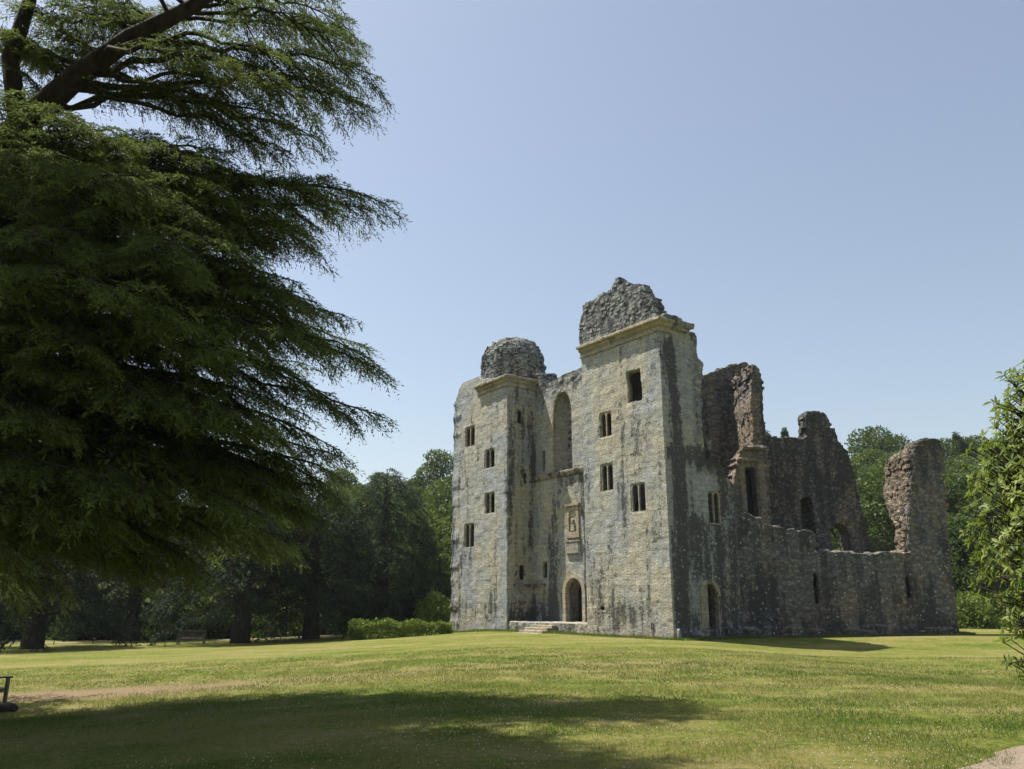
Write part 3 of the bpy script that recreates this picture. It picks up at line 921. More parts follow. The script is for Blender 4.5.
dd = win_rect(hc, 746.5, 757, 467, 517)
wcq = pts(hc, [(770, 520), (769, 480), (768.5, 462), (767, 450), (764, 446), (757, 445.5), (751, 446), (745, 448), (741, 452), (738, 457), (736, 468), (734, 480), (733, 520)])
bm_prism(T, jag([(wcq[-1][0], -.3), (wcq[0][0], -.3)] + wcq[1:-1], .05, .4, zmin=8), [rect(dd[0], dd[1], 3.0, dd[3])], front(Oc, Oc + 1.3))
teeth(T, wcq[1:-1], lambda u, z, d: Vector((u, d, z)), Oc - .15, Oc + 1.2, .3, .18)
z_e = hc(755, 462)[1]
bm_box(T, (dd[0] - .5, Oc - .22, z_e), (dd[1] + .75, Oc + .1, z_e + .22)); bm_box(T, (dd[0] - .1, Oc - .28, z_e + .75), (dd[1] + .7, Oc + .1, z_e + .97))
bm_box(T, (dd[1] + .1, Oc - .15, 3.0), (dd[1] + .55, Oc + .1, z_e))
bm_box(T, (dd[0] - .4, Oc - .15, 3.0), (dd[0] - .08, Oc + .1, z_e))
bm_box(T, (dd[0] - .2, Oc + 1.2, 3.0), (dd[1] + .2, Oc + 1.6, z_e))
drw = masonry("doorway", castle, HEX, ANG_H, T, .06, lambda x, y, z: .28 + .3 * (x > dd[1] + .6) + .25 * sstep(z_e, z_e + 1, z), lambda x, y, z, n: {"dark": .26 + .9 * (y > Oc + .8) + .22 * (z > z_e + .9) - .2 * (x > dd[1]) * (z < z_e), "warm": .8, "rub": .35 + .3 * (x > dd[1] + .6)}, M_RUIN, "pale carved stone doorway among the inner walls")  # inside of the opening coloured near black like deep shade
T = bmesh.new()
Od = 6.4
hd = lambda x, y: hx(x, y, Od)
wd = pts(hd, [(874, 560), (869, 538), (866, 525), (861, 505), (857, 485), (853, 468), (848, 452), (842, 446), (838, 440), (836, 432), (831, 428), (829, 418), (824, 413), (815, 410.5), (807, 411), (805.5, 415), (806.5, 437), (800, 439), (790, 437), (778, 438), (768, 436), (758, 437)])
o1 = win_rect(hd, 803, 815.5, 497, 560); o2 = win_rect(hd, 832, 849, 524, 554)
bm_prism(T, jag([(wd[-1][0], -.3), (wd[0][0], -.3)] + wd, .09, .4, zmin=5.2), [arch(o1[0], o1[1], 3.9, o1[3]), arch(o2[0], o2[1], o2[2], o2[3])], front(Od, Od + 1.3))
bm_box(T, (o1[0] - .3, Od + 1.2, -.2), (o1[1] + .35, Od + 1.5, o1[3] + .4))
peak = masonry("inner_wall", castle, HEX, ANG_H, T, .072, lambda x, y, z: .45 + .15 * sstep(11, 13, z),
        lambda x, y, z, n: {"dark": .42 + .35 * sstep(7, 10, z) - .3 * G(x, hd(792, 520)[0], .9) * sstep(7.5, 6, z), "warm": .35, "rub": .85, "fleck": .3}, M_RUIN, "dark inner wall rising to a thin broken peak")
facing(peak, [], .15, .1, .6, .3, [(wd[2:], lambda u, z, d: Vector((u, d, z)), Od, Od + 1.2, .3, .16)])
# hall walls behind the entrance and the back sides of the hexagon
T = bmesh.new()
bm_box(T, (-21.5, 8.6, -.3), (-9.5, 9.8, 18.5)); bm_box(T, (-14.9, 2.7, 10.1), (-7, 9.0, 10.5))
masonry("hall_wall", castle, P1, ANG_F, T, .14, lambda x, y, z: .5 + 0 * x, lambda x, y, z, n: {"dark": .72, "warm": .4, "rub": .8}, M_RUIN)  # stone darkened to paint the shade seen through the tall arch
T = bmesh.new()
bm_prism(T, jag([(0, -.5), (13, -.5), (13, 12), (10, 14.5), (8.5, 16.8), (5, 17.0), (2, 17.0), (0, 17.0)], .2, .6, zmin=4), [], front(0, 1.3))
masonry("curtain_wall", castle, P1 + E1 * -22.3 + E2 * 5.1 + E1 * .2, ANG_F + R(120 - 0), T, .14, lambda x, y, z: .4 + 0 * x, lambda x, y, z, n: {"dark": .4, "warm": .3, "rub": .7}, M_RUIN, "wall running back from the farther tower")

# railing on the broken wall
tb = Tubes()
r0, r1 = hx(817, 552, 1.9), hx(907, 552, 1.9)
ra = HEX + NH * 1.9
def rp(u, z): q = ra + DH * u; return (q.x, q.y, z)
zb = 4.62
for k in range(7):
    u = r0[0] + (r1[0] - r0[0]) * k / 6; tb.add([rp(u, zb - .05), rp(u, zb + 1.12)], .022, 6)
for z_ in (zb + 1.1, zb + .15): tb.add([rp(r0[0], z_), rp(r1[0], z_)], .018, 6)
for k in range(55):
    u = r0[0] + (r1[0] - r0[0]) * k / 54; tb.add([rp(u, zb + .15), rp(u, zb + 1.1)], .008, 4)
rl = link_mesh("railing", tb.mesh("railing"), M_IRON)
tag(rl, "thin dark metal safety railing along the broken top of the low wall", "railing")


# ------------------------------------------------------------------ trees
def twig_sprays(branches, rng, out_tubes, tuft=1.0, sec_gap=.15, tw_gap=.07):
    """cedar boughs: flat tapering plates of drooping twigs. branches: (S, E, arc, plate width)"""
    CV = []; CD = []; CW = []; CL = []; CWd = []; CT = []
    for S, E, arc, sec in branches:
        S = np.array(S, float); E = np.array(E, float); L = np.linalg.norm(E - S)
        t = np.linspace(0, 1, 12)
        P = S + (E - S) * t[:, None] + np.array([0, 0, 1.0]) * (arc * 4 * t * (1 - t))[:, None]
        P[:, 2] -= .038 * L * t ** 5 - .03 * L * np.sin(3.14159 * t)
        P[1:-1] += rng.normal(0, .035 * L ** .5, (10, 3))
        bow = np.cross(E - S, [0, 0, 1.0]) * rng.uniform(-.09, .09); P += bow * (4 * t * (1 - t))[:, None]
        out_tubes.add(P, np.linspace(.0105 * L + .015, .010, 12), 6)
        ns = max(6, int(L / sec_gap))
        tone = rng.uniform(-.18, .22)
        for i in range(ns):
            ti = .16 + .84 * (i + rng.uniform(0, .8)) / ns
            p0 = np.array([np.interp(ti, t, P[:, k]) for k in range(3)])
            T_ = np.array([np.interp(min(ti + .06, 1), t, P[:, k]) - np.interp(max(ti - .06, 0), t, P[:, k]) for k in range(3)]); T_ /= np.linalg.norm(T_) + 1e-9
            Lr = np.cross(T_, [0, 0, 1.0]); Lr /= np.linalg.norm(Lr) + 1e-9
            sd = 1 if i % 2 else -1; a = rng.uniform(.45, 1.15)
            d = T_ * math.cos(a) + sd * Lr * math.sin(a); d[2] += rng.uniform(-.18, .12)
            l = sec * min(1, (1 - ti) * 2.6 + .48) * min(1, max(.12, (ti - .12) * 1.7)) * rng.uniform(.55, 1.15)
            if l < .15: l = .15
            nt_ = max(4, int(l / tw_gap * 1.6))
            s = np.sort(rng.uniform(.05, 1, nt_))
            pt = p0 + d * (l * s)[:, None] + np.array([0, 0, -1.0]) * (.30 * l * s ** 2)[:, None]
            if l > .5:
                ss = np.array([0, .5, 1.0]); out_tubes.add(p0 + d * (l * ss)[:, None] + np.array([0, 0, -1.0]) * (.30 * l * ss ** 2)[:, None], [.012 * l + .004, .008, .004], 3)
            b = rng.uniform(.25, 1.1, nt_) * np.where(np.arange(nt_) % 2, 1, -1)
            pr_ = np.cross(d, [0, 0, 1.0]); pr_ /= np.linalg.norm(pr_) + 1e-9
            d2 = d * np.cos(b)[:, None] + pr_ * np.sin(b)[:, None]; d2[:, 2] += rng.uniform(-.55, .12, nt_)
            d2 = norm(d2)
            lt = rng.uniform(.16, .42, nt_) * (1.15 - .5 * s) * tuft ** .7
            kk = 8
            q = np.linspace(0, 1, kk)
            pp = pt[:, None] + d2[:, None] * (lt[:, None] * q)[..., None]
            pp[..., 2] -= (.4 * lt[:, None] * q ** 2)
            pp = pp.reshape(-1, 3); m = len(pp)
            dd_ = np.repeat(d2, kk, 0) + rng.normal(0, .42, (m, 3)); dd_[:, 2] -= .12
            dd_ = norm(dd_)
            w = norm(np.cross(dd_, np.array([0, 0, 1.0]) + rng.normal(0, .55, (m, 3))))
            CV.append(pp); CD.append(dd_); CW.append(w)
            CL.append(rng.uniform(.055, .115, m) * tuft); CWd.append(rng.uniform(.008, .015, m) * tuft)
            CT.append(np.clip(.22 + tone + .55 * np.repeat(s ** 1.5, kk) * ti + rng.normal(0, .13, m), 0, 1))
    V, F = leaf_quads(np.concatenate(CV), np.concatenate(CD), np.concatenate(CW), np.concatenate(CL), np.concatenate(CWd))
    return V, F, np.concatenate(CT)


# near cedar, trunk just outside the left edge
rng = np.random.default_rng(5)
CB = np.array([-13.2, 17.2, 0.0]); CB[2] = gz(CB[0], CB[1])
near_cedar = empty("cedar_tree", CB)
tag(near_cedar, "huge dark cedar in the foreground with layered drooping boughs filling the upper left", "tree", "cedar trees")
tb = Tubes()
stemA = np.array([CB + (0, 0, -.3), CB + (.1, 0, 2), CB + (.2, .1, 5), CB + (.0, .2, 9), CB + (-.4, .3, 13), CB + (-.6, .3, 17.5)])
tb.add(stemA, [.95, .75, .66, .52, .34, .08], 14)
stemB = np.array([at(-40, 190, 17.2), at(20, 128, 17), at(75, 78, 16.9), at(130, 38, 16.8), at(190, 8, 16.7), at(260, -40, 16.6), at(300, -110, 16.5)], float)
stemB = np.concatenate([[stemA[2] * .4 + stemA[3] * .6], stemB])
tb.add(stemB, [.42, .37, .32, .27, .22, .17, .11, .05], 12)
stemC = np.array([at(20, 128, 17), at(10, 60, 17.2), at(30, 0, 17.4), at(40, -90, 17.5)], float); tb.add(stemC, [.25, .2, .15, .06], 8)
stemD = np.array([stemA[2], (-12.2, 15.2, 9.0), (-10.7, 13.2, 12.5), (-9.2, 11.7, 15.0), (-8.3, 10.8, 18.5)]); tb.add(stemD, [.5, .42, .34, .22, .08], 10)  # out of view, added to carry the shadow-casting boughs
def onB(t): return np.array([np.interp(t, np.linspace(0, 1, len(stemB)), stemB[:, k]) for k in range(3)])
def onA(z): return np.array([np.interp(z, stemA[:, 2], stemA[:, k]) for k in range(3)])
br = []
def vb(x, y, Y, src, arc=.5, sec=1.1): br.append((src, at(x, y, Y), arc * .42, sec))
# upper boughs off the leaning limb
for x, y, Y, t, arc, sec in [(372, 66, 16.2, .55, .3, 1.3), (366, 98, 17.6, .45, .4, 1.1), (345, 20, 16.4, .75, .3, 1.5), (335, -25, 17.4, .85, .2, 1.6), (355, 40, 18.4, .7, .3, 1.2),
                             (325, 135, 16.8, .4, .5, .9), (255, 70, 17.8, .55, .4, 1.0), (310, 100, 15.4, .5, .4, 1.1), (200, 60, 15.6, .6, .2, .9), (388, 188, 16.9, .33, 1.0, 1.05), (352, 205, 17.9, .33, .9, .9), (316, 222, 16.2, .3, .9, .8),
                             (160, 40, 18.4, .7, .1, 1.0), (270, 20, 15.0, .8, .2, 1.3), (30, 10, 16.2, .5, .1, 1.2), (12, 30, 17.8, .4, .1, 1.1), (62, 38, 17.9, .5, .2, 1.1), (125, 12, 17.9, .6, .2, 1.1), (60, 20, 15.6, .6, .1, .8), (20, 60, 16.0, .45, .1, .7), (230, -10, 18.5, .85, .1, 1.4), (290, 150, 17.4, .36, .5, .8), (20, 40, 15.4, .42, .2, 1.0), (60, 55, 15.2, .45, .2, 1.0), (105, 40, 15.6, .55, .2, 1.1), (150, 25, 15.4, .65, .2, 1.1), (70, 5, 15.8, .6, .2, 1.1), (190, 45, 15.2, .6, .2, 1.1), (25, 85, 15.6, .3, .2, .9), (150, 75, 17.4, .55, .2, .9), (110, 62, 18.2, .5, .2, .9), (225, 100, 16.4, .45, .3, .9), (268, 128, 17.9, .42, .4, .9)]:
    if x < 285 and y < 110 and Y < 17: Y += 2.2
    if y > 160: t = None
    if t is None:
        for q_ in range(3): vb(x - q_ * 16, y + rng.uniform(-14, 16) * (q_ > 0), Y + rng.uniform(-.6, .6) * (q_ > 0), onA(9.6 + rng.uniform(0, .9)), arc, sec * 1.1)
        continue
    vb(x, y, Y, onB(t), arc, sec)
    if x > 100 or rng.uniform() < .4: vb(x - rng.uniform(8, 45), y + rng.uniform(-24, 20), Y + rng.uniform(-.9, .9), onB(t + rng.uniform(-.06, .06)), arc, sec * 1.2)
# middle and lower boughs off the trunk
for x, y, Y, zr, arc, sec in [(252, 168, 17.0, 9.6, .5, 1.0), (283, 196, 16.4, 9.2, .6, 1.0), (226, 178, 15.4, 9.0, .5, .9), (240, 206, 16.8, 8.6, .6, 1.0), (215, 150, 17.8, 9.9, .4, .9), (320, 240, 17.4, 8.6, .7, 1.0), (95, 118, 16.0, 9.8, .5, .9), (55, 105, 16.6, 10.2, .4, .9), (130, 135, 15.4, 9.4, .6, .9), (30, 135, 15.8, 9.6, .3, .9), (75, 150, 14.6, 9.2, .4, 1.0), (150, 175, 14.2, 8.6, .7, 1.0), (205, 205, 14.6, 8.2, .8, 1.1), (100, 170, 14.0, 8.8, .5, .9), (262, 240, 15.2, 8.0, .9, 1.1), (300, 268, 16.4, 7.6, .9, 1.0), (346, 300, 17.2, 7.4, 1.0, 1.0), (318, 285, 15.2, 7.0, .9, 1.0), (70, 215, 12.9, 8.0, .5, 1.0), (180, 245, 13.2, 7.4, .6, 1.1),
                              (385, 354, 16.8, 6.8, 1.3, .95), (381, 396, 15.8, 6.2, 1.3, .95), (366, 330, 18.2, 7.0, 1.2, .9), (345, 440, 17.2, 5.2, 1.2, 1.0), (305, 395, 14.8, 5.8, 1.1, 1.1), (352, 470, 18.3, 4.6, 1.1, 1.0), (240, 330, 13.4, 6.6, .8, 1.1), (150, 290, 12.8, 6.9, .6, 1.1), (95, 330, 12.6, 6.2, .5, 1.0),
                              (205, 395, 13.6, 5.6, .8, 1.1), (275, 470, 15.6, 4.8, 1.0, 1.1), (322, 505, 17.6, 4.3, 1.0, 1.1), (150, 470, 13.8, 4.6, .7, 1.1), (30, 260, 12.2, 7.4, .4, .9), (40, 410, 12.6, 5.2, .5, 1.0), (90, 505, 14.2, 4.2, .6, 1.1), (215, 520, 16.6, 4.1, .9, 1.2), (20, 490, 13.2, 4.3, .4, 1.1), (15, 340, 13.0, 6.0, .3, 1.0),
                              (120, 400, 15.8, 5.6, .5, 1.2), (250, 300, 17.8, 7.2, .8, 1.1), (200, 270, 18.8, 7.6, .7, 1.1), (230, 400, 18.2, 5.8, .8, 1.1), (300, 350, 19.0, 6.6, 1.0, 1.0), (150, 520, 18.8, 4.4, .6, 1.2), (280, 430, 19.6, 5.2, .9, 1.1), (60, 300, 17.8, 6.8, .4, 1.1), (90, 240, 18.6, 8.0, .5, 1.1), (40, 460, 17.2, 4.8, .4, 1.2), (180, 470, 19.4, 4.9, .7, 1.2), (120, 545, 16.6, 3.9, .6, 1.0), (30, 555, 15.8, 3.8, .5, 1.0), (290, 525, 18.6, 3.9, .8, 1.2), (190, 560, 18.2, 3.7, .6, 1.1), (60, 580, 18.0, 3.6, .5, 1.0), (240, 455, 17.0, 4.8, .8, 1.2), (110, 450, 15.0, 4.9, .6, 1.2), (170, 350, 15.6, 6.3, .7, 1.2), (70, 380, 14.8, 5.9, .5, 1.2)]:
    zr = at(x, y, Y).z + .10 * (zr - at(x, y, Y).z) + .1 + rng.uniform(-.5, .5)
    vb(x, y, Y, onA(zr), arc, sec * 1.15)
    for q_ in range(2):
        vb(x - rng.uniform(6, 60), y + rng.uniform(-30, 34), Y + rng.uniform(-1.0, 1.2), onA(zr + rng.uniform(-.5, .5)), arc, sec * 1.3)
V1, F1, T1 = twig_sprays(br, rng, tb)
# rest of the crown, outside the picture
br = []
for k in range(54):
    z = rng.uniform(3.2, 17.0) if k % 3 else rng.uniform(3.2, 10.0); a = rng.uniform(R(80), R(395)) if z > 9.5 else rng.uniform(R(95), R(335))
    l = (6.6 if z < 12 else 5.2) * rng.uniform(.75, 1.15) * (1 - .45 * sstep(12, 18, z))
    S = onA(z + .6); E_ = S + np.array([math.cos(a) * l, math.sin(a) * l * .85, -rng.uniform(.1, 1.4)])
    if z > 7.0 and E_[1] > 13.0 and E_[0] > -18: continue
    br.append((S, E_, .6, 1.9))
for k in range(4):
    t = rng.uniform(.55, 1); S = onB(t); a = rng.uniform(R(-150), R(60)); l = rng.uniform(2.6, 4.5)
    E_ = S + np.array([math.cos(a) * l, math.sin(a) * l, rng.uniform(.2, 1.6)])
    br.append((S, E_, .4, 1.5))
def to_px(p):
    c_, s_ = math.cos(PITCH), math.sin(PITCH); fw = p[1] * c_ + (p[2] - 1.65) * s_
    return 512 + p[0] / fw * FPX, 384.5 - (-p[1] * s_ + (p[2] - 1.65) * c_) / fw * FPX
br = [b for b in br if not (to_px(b[1])[0] > 250 and to_px(b[1])[1] > -160) and not b[1][0] + .494 * b[1][2] > .2 + (9 - (b[1][1] - .196 * b[1][2])) * .52]
# unseen high boughs, added above the frame to throw the lawn's shadow
SH = np.array([math.cos(ELEV) / math.sin(ELEV) * -TO_SUN_H.x, math.cos(ELEV) / math.sin(ELEV) * -TO_SUN_H.y])
kept = 0
while kept < 345:
    sx, sy, h_ = rng.uniform(-11, 1.9), rng.uniform(5.6, 11.2), rng.uniform(13.5, 20.0)
    if kept > 230: sx, sy, h_ = rng.uniform(-4.8, 1.4), rng.uniform(8.2, 11.6), rng.uniform(15.0, 20.0)
    if sx > 1.15 + (9 - sy) * .52: continue
    E_ = np.array([sx - SH[0] * h_, sy - SH[1] * h_, h_]); pq = to_px(E_)
    if pq[1] > -110 and pq[0] > -90: continue
    S = min((stemD[2] + (stemD[4] - stemD[2]) * t_ for t_ in (.0, .25, .5, .75, 1.0)), key=lambda p_: np.linalg.norm(p_ - E_) + rng.uniform(0, 1))
    br.append((S, E_, .3, 1.9)); kept += 1
V2, F2, T2 = twig_sprays(br, rng, tb, 2.3, .30, .17)
V = np.concatenate([V1, V2]) - CB; F = np.concatenate([F1, F2 + len(V1)])
for i in range(len(tb.V)): tb.V[i] = tb.V[i] - CB
link_mesh("crown", np_mesh("crown", V, F, 4, {"tint": ('FACE', np.concatenate([T1, T2]))}), M_CEDAR, near_cedar)
link_mesh("trunk", tb.mesh("trunk"), M_BARK, near_cedar, smooth=True)


def copy_tree(o):
    c = o.copy(); COL.objects.link(c)
    for ch in o.children:
        d = ch.copy(); COL.objects.link(d); d.parent = c
    return c


def far_cedar(seed, h=12.5, rad=6.0, zlow=1.5, nb=68):
    r_ = np.random.default_rng(seed); tb = Tubes(); br = []
    tb.add([(0, 0, -.5), (.1, 0, 2), (.1, .1, h * .6), (0, 0, h)], [.75, .6, .36, .05], 10)
    for k in range(nb):
        z = zlow + (h - zlow - .5) * (k / nb) ** .9; a = k * 2.4 + r_.uniform(-.4, .4)
        l = rad * (1 - .62 * ((z - zlow) / (h - zlow)) ** 1.7) * r_.uniform(.7, 1.1)
        br.append(((0, 0, z + .5), (math.cos(a) * l, math.sin(a) * l, z - r_.uniform(.2, 1.5)), .8, 1.9))
    V, F, T = twig_sprays(br, r_, tb, 3.3, .42, .26)
    root = empty("cedar_tree", (0, 0, 0))
    link_mesh("crown", np_mesh("crown", V, F, 4, {"tint": ('FACE', T)}), M_CEDAR2, root)
    link_mesh("trunk", tb.mesh("trunk"), M_BARK, root, smooth=True)
    return root


pc = [far_cedar(21), far_cedar(22, 13.5, 6.6, 1.6, 72), far_cedar(23, 13.0, 5.6, 1.6, 80)]
pc[2].children[0].data.materials.clear(); pc[2].children[0].data.materials.append(make_leaf("bluish_cedar_needles", (.028, .054, .030), (.115, .165, .060), .25, .6, .08, (.06, .10, .03)))
spots = [(45, 55, 0, 1.0, .4, "dark cedar with a thick trunk at the far left edge of the lawn"),
         (247, 60, 1, .97, 1.2, "dark cedar whose straight trunk stands just right of the far bench"),
         (316, 64, 0, .95, 2.2, "dark cedar with the rightmost trunk before the low clipped hedge"),
         (384, 69, 2, 1.0, 4.1, "mid green cedar directly behind the low hedge beside the castle"),
         (140, 68, 0, 1.0, 5.0, "dark cedar in the second row above the far bench"),
         (-70, 66, 1, 1.0, 3.1, "dark cedar at the left border behind the thick trunk")]
used = set()
for px, Y, k, s, rz, lab in spots:
    o = pc[k] if k not in used else copy_tree(pc[k]); used.add(k)
    x = (px - 512) / 836 * Y
    o.location = (x, Y, gz(x, Y)); o.rotation_euler = (0, 0, rz); o.scale = (s, s, s)
    tag(o, lab, "tree", "cedar trees")


def broadleaf(name, seed, h, rad, mat, nl=9000, leaf=.30, lobes=16, low=.22):
    r_ = np.random.default_rng(seed); C = []; D = []; tint = []
    tb = Tubes(); tb.add([(0, 0, -.5), (.1, .05, h * .3), (0, .1, h * .75)], [.32, .24, .06], 8)
    for k in range(lobes):
        a = k * 2.4 + r_.uniform(-.4, .4); f = (k + .5) / lobes
        zc = h * (low + (.92 - low) * f); rr = rad * (1 - (abs(f - .38) / .66) ** 2.2) * r_.uniform(.45, .85)
        c = np.array([math.cos(a) * rr, math.sin(a) * rr, zc]); lr_ = rad * r_.uniform(.34, .52)
        tb.add([(0, .05, zc * .62), c * .6 + np.array([0, 0, zc * .32]), c], [.12, .07, .02], 5)
        n = int(nl / lobes); v = norm(r_.normal(0, 1, (n, 3))); v[:, 2] = np.abs(v[:, 2]) * np.where(r_.uniform(0, 1, n) < .25, -1, 1)
        bump = .78 + .5 * fbm(v * 2.3 + k * 9, 3, seed)
        p = c + v * (lr_ * bump * r_.uniform(.72, 1.06, n))[:, None] * np.array([1, 1, .8])
        C.append(p); D.append(norm(v * .4 + r_.normal(0, .7, (n, 3)))); tint.append(np.clip(.4 + r_.normal(0, .22, n) + r_.uniform(-.18, .18), 0, 1))
    C = np.concatenate(C); D = np.concatenate(D); m = len(C)
    W = norm(np.cross(D, r_.normal(0, 1, (m, 3))))
    V, F = leaf_quads(C, D, W, r_.uniform(.8, 1.4, m) * leaf, r_.uniform(.3, .5, m) * leaf)
    root = empty(name, (0, 0, 0))
    link_mesh("crown", np_mesh("crown", V, F, 4, {"tint": ('FACE', np.concatenate(tint))}), mat, root)
    link_mesh("trunk", tb.mesh("trunk"), M_BARK, root, smooth=True)
    return root


def spruce(seed, h, rad):
    r_ = np.random.default_rng(seed); n = 7000
    f = r_.uniform(0, 1, n) ** .7; tier = (np.floor(f * 24 + r_.normal(0, .35, n)) / 24).clip(0, 1); a = np.floor(r_.uniform(0, 9, n)) * .7 + tier * 40 + r_.normal(0, .2, n)
    rr = rad * (1.03 - tier) * np.sqrt(r_.uniform(.02, 1, n)); z = h * (.1 + .9 * tier) - rr * .25 + r_.uniform(-.15, .2, n)
    C = np.stack([np.cos(a) * rr, np.sin(a) * rr, z], -1)
    D = norm(np.stack([np.cos(a), np.sin(a), -.25 + 0 * a], -1) + r_.normal(0, .35, (n, 3))); W = norm(np.cross(D, r_.normal(0, 1, (n, 3))))
    V, F = leaf_quads(C, D, W, r_.uniform(.3, .6, n), r_.uniform(.05, .11, n))
    root = empty("spruce_tree", (0, 0, 0)); tb = Tubes(); tb.add([(0, 0, -.5), (0, 0, h * .5), (0, 0, h)], [.25, .15, .03], 7)
    link_mesh("crown", np_mesh("crown", V, F, 4, {"tint": ('FACE', r_.uniform(0, 1, n))}), M_SPRUCE, root)
    link_mesh("trunk", tb.mesh("trunk"), M_BARK, root, smooth=True)
    return root


protos = {"d": [broadleaf("broadleaf_tree", 31, 12.5, 4.6, M_OAK), broadleaf("broadleaf_tree", 32, 11, 4.2, M_OAK), broadleaf("broadleaf_tree", 33, 14, 4.4, M_OAK, 10000)],
          "p": [broadleaf("broadleaf_tree", 34, 10.5, 4.2, M_PALE), broadleaf("broadleaf_tree", 35, 9, 3.8, M_PALE)],
          "s": [spruce(36, 13, 2.5), spruce(37, 11, 2.2)]}
LAB = {("d", 0): ("dark green broadleaf tree in the wood behind the cedars, left of the castle", "dark broadleaf trees behind the cedars"),
       ("d", 1): ("dark green broadleaf tree on the wooded hillside right of the castle", "dark broadleaf trees on the hillside right of the castle"),
       ("p", 0): ("light green broadleaf tree in the wood behind the cedars, left of the castle", "light green trees behind the cedars"),
       ("p", 1): ("light green broadleaf tree on the wooded hillside right of the castle", "light green trees on the hillside right of the castle"),
       ("s", 0): ("pointed dark conifer among the trees left of the castle", "conifers left of the castle"),
       ("s", 1): ("pointed dark conifer rising over the hillside wood right of the castle", "conifers on the hillside right of the castle")}
usedp = set()


def plant(kind, x, y, s=1.0):
    i = random.randrange(len(protos[kind])); o = protos[kind][i]
    if (kind, i) in usedp: o = copy_tree(o)
    usedp.add((kind, i))
    o.location = (x, y, gz(x, y) - .1); o.rotation_euler = (0, 0, random.uniform(0, 6.28)); o.scale = (s, s, s * random.uniform(.92, 1.1))
    l, g_ = LAB[(kind, 1 if x > 12 else 0)]
    tag(o, l, "tree", g_)


def scatter(n, pxr, Yr, kinds, dmin, smin=.85, smax=1.2):
    got = []; tries = 0
    while len(got) < n and tries < n * 60:
        tries += 1
        Y = random.uniform(*Yr); x = (random.uniform(*pxr) - 512) / 836 * Y
        if any((x - a) ** 2 + (Y - b) ** 2 < dmin ** 2 for a, b in got): continue
        got.append((x, Y)); plant(random.choice(kinds), x, Y, random.uniform(smin, smax))


scatter(7, (385, 478), (78, 88), "ddp", 3.6, .7, .95)
scatter(34, (-90, 455), (90, 132), "dddpp", 4.6, .75, 1.0)
scatter(8, (340, 470), (112, 135), "dpd", 4.5, .7, .9)
scatter(40, (640, 1060), (72, 112), "dddpd", 4.8, .8, 1.1)
scatter(34, (690, 1060), (100, 138), "ddpsds", 4.2, .9, 1.15)
scatter(26, (700, 1060), (88, 140), "dpd", 3.6, .9, 1.2)
scatter(8, (760, 1000), (120, 142), "s", 3.0, 1.0, 1.2)


# understorey shrubs, hedge
def shrub_mesh(seed, rx, ry, h, n, leaf, box=False):
    r_ = np.random.default_rng(seed)
    if box:
        p = r_.uniform(-1, 1, (n, 3)); ax = r_.integers(0, 3, n); sg = np.where(r_.uniform(0, 1, n) < .5, -1, 1)
        for k in range(3): p[:, k] = np.where(ax == k, sg * r_.uniform(.8, 1.06, n), p[:, k])
        v = norm(p); C = p * np.array([rx, ry, h / 2]) + np.array([0, 0, h / 2])
        C[:, 2] *= .45 + 1.0 * fbm(C * np.array([1.1, 1.1, 0]) + 3, 3, seed); C[:, 1] += (vnoise(C * 1.5, seed + 1) - .5) * .5
    else:
        v = norm(r_.normal(0, 1, (n, 3))); v[:, 2] = np.abs(v[:, 2])
        C = v * np.array([rx, ry, h]) * (r_.uniform(.55, 1.05, n) * (.7 + .6 * fbm(v * 2.5, 3, seed)))[:, None]
    D = norm(v * .6 + r_.normal(0, .6, (n, 3))); W = norm(np.cross(D, r_.normal(0, 1, (n, 3))))
    V, F = leaf_quads(C, D, W, r_.uniform(.7, 1.3, n) * leaf, r_.uniform(.28, .45, n) * leaf)
    return np_mesh("foliage", V, F, 4, {"tint": ('FACE', np.clip(r_.normal(.5, .25, n), 0, 1))})


def shrub(name, me, mat, x, y, s, label, group=None, cat="shrub", rz=0.0, h=1.5):
    root = empty(name, (x, y, gz(x, y))); root.rotation_euler.z = rz; root.scale = (s, s, s)
    link_mesh("foliage", me, mat, root)
    tb = Tubes()
    for k in range(4): tb.add([(random.uniform(-.15, .15), random.uniform(-.15, .15), -.1), (random.uniform(-.5, .5), random.uniform(-.4, .4), h * .6)], [.04, .012], 5)
    link_mesh("stem", tb.mesh("stem"), M_BARK, root)
    return tag(root, label, cat, group)


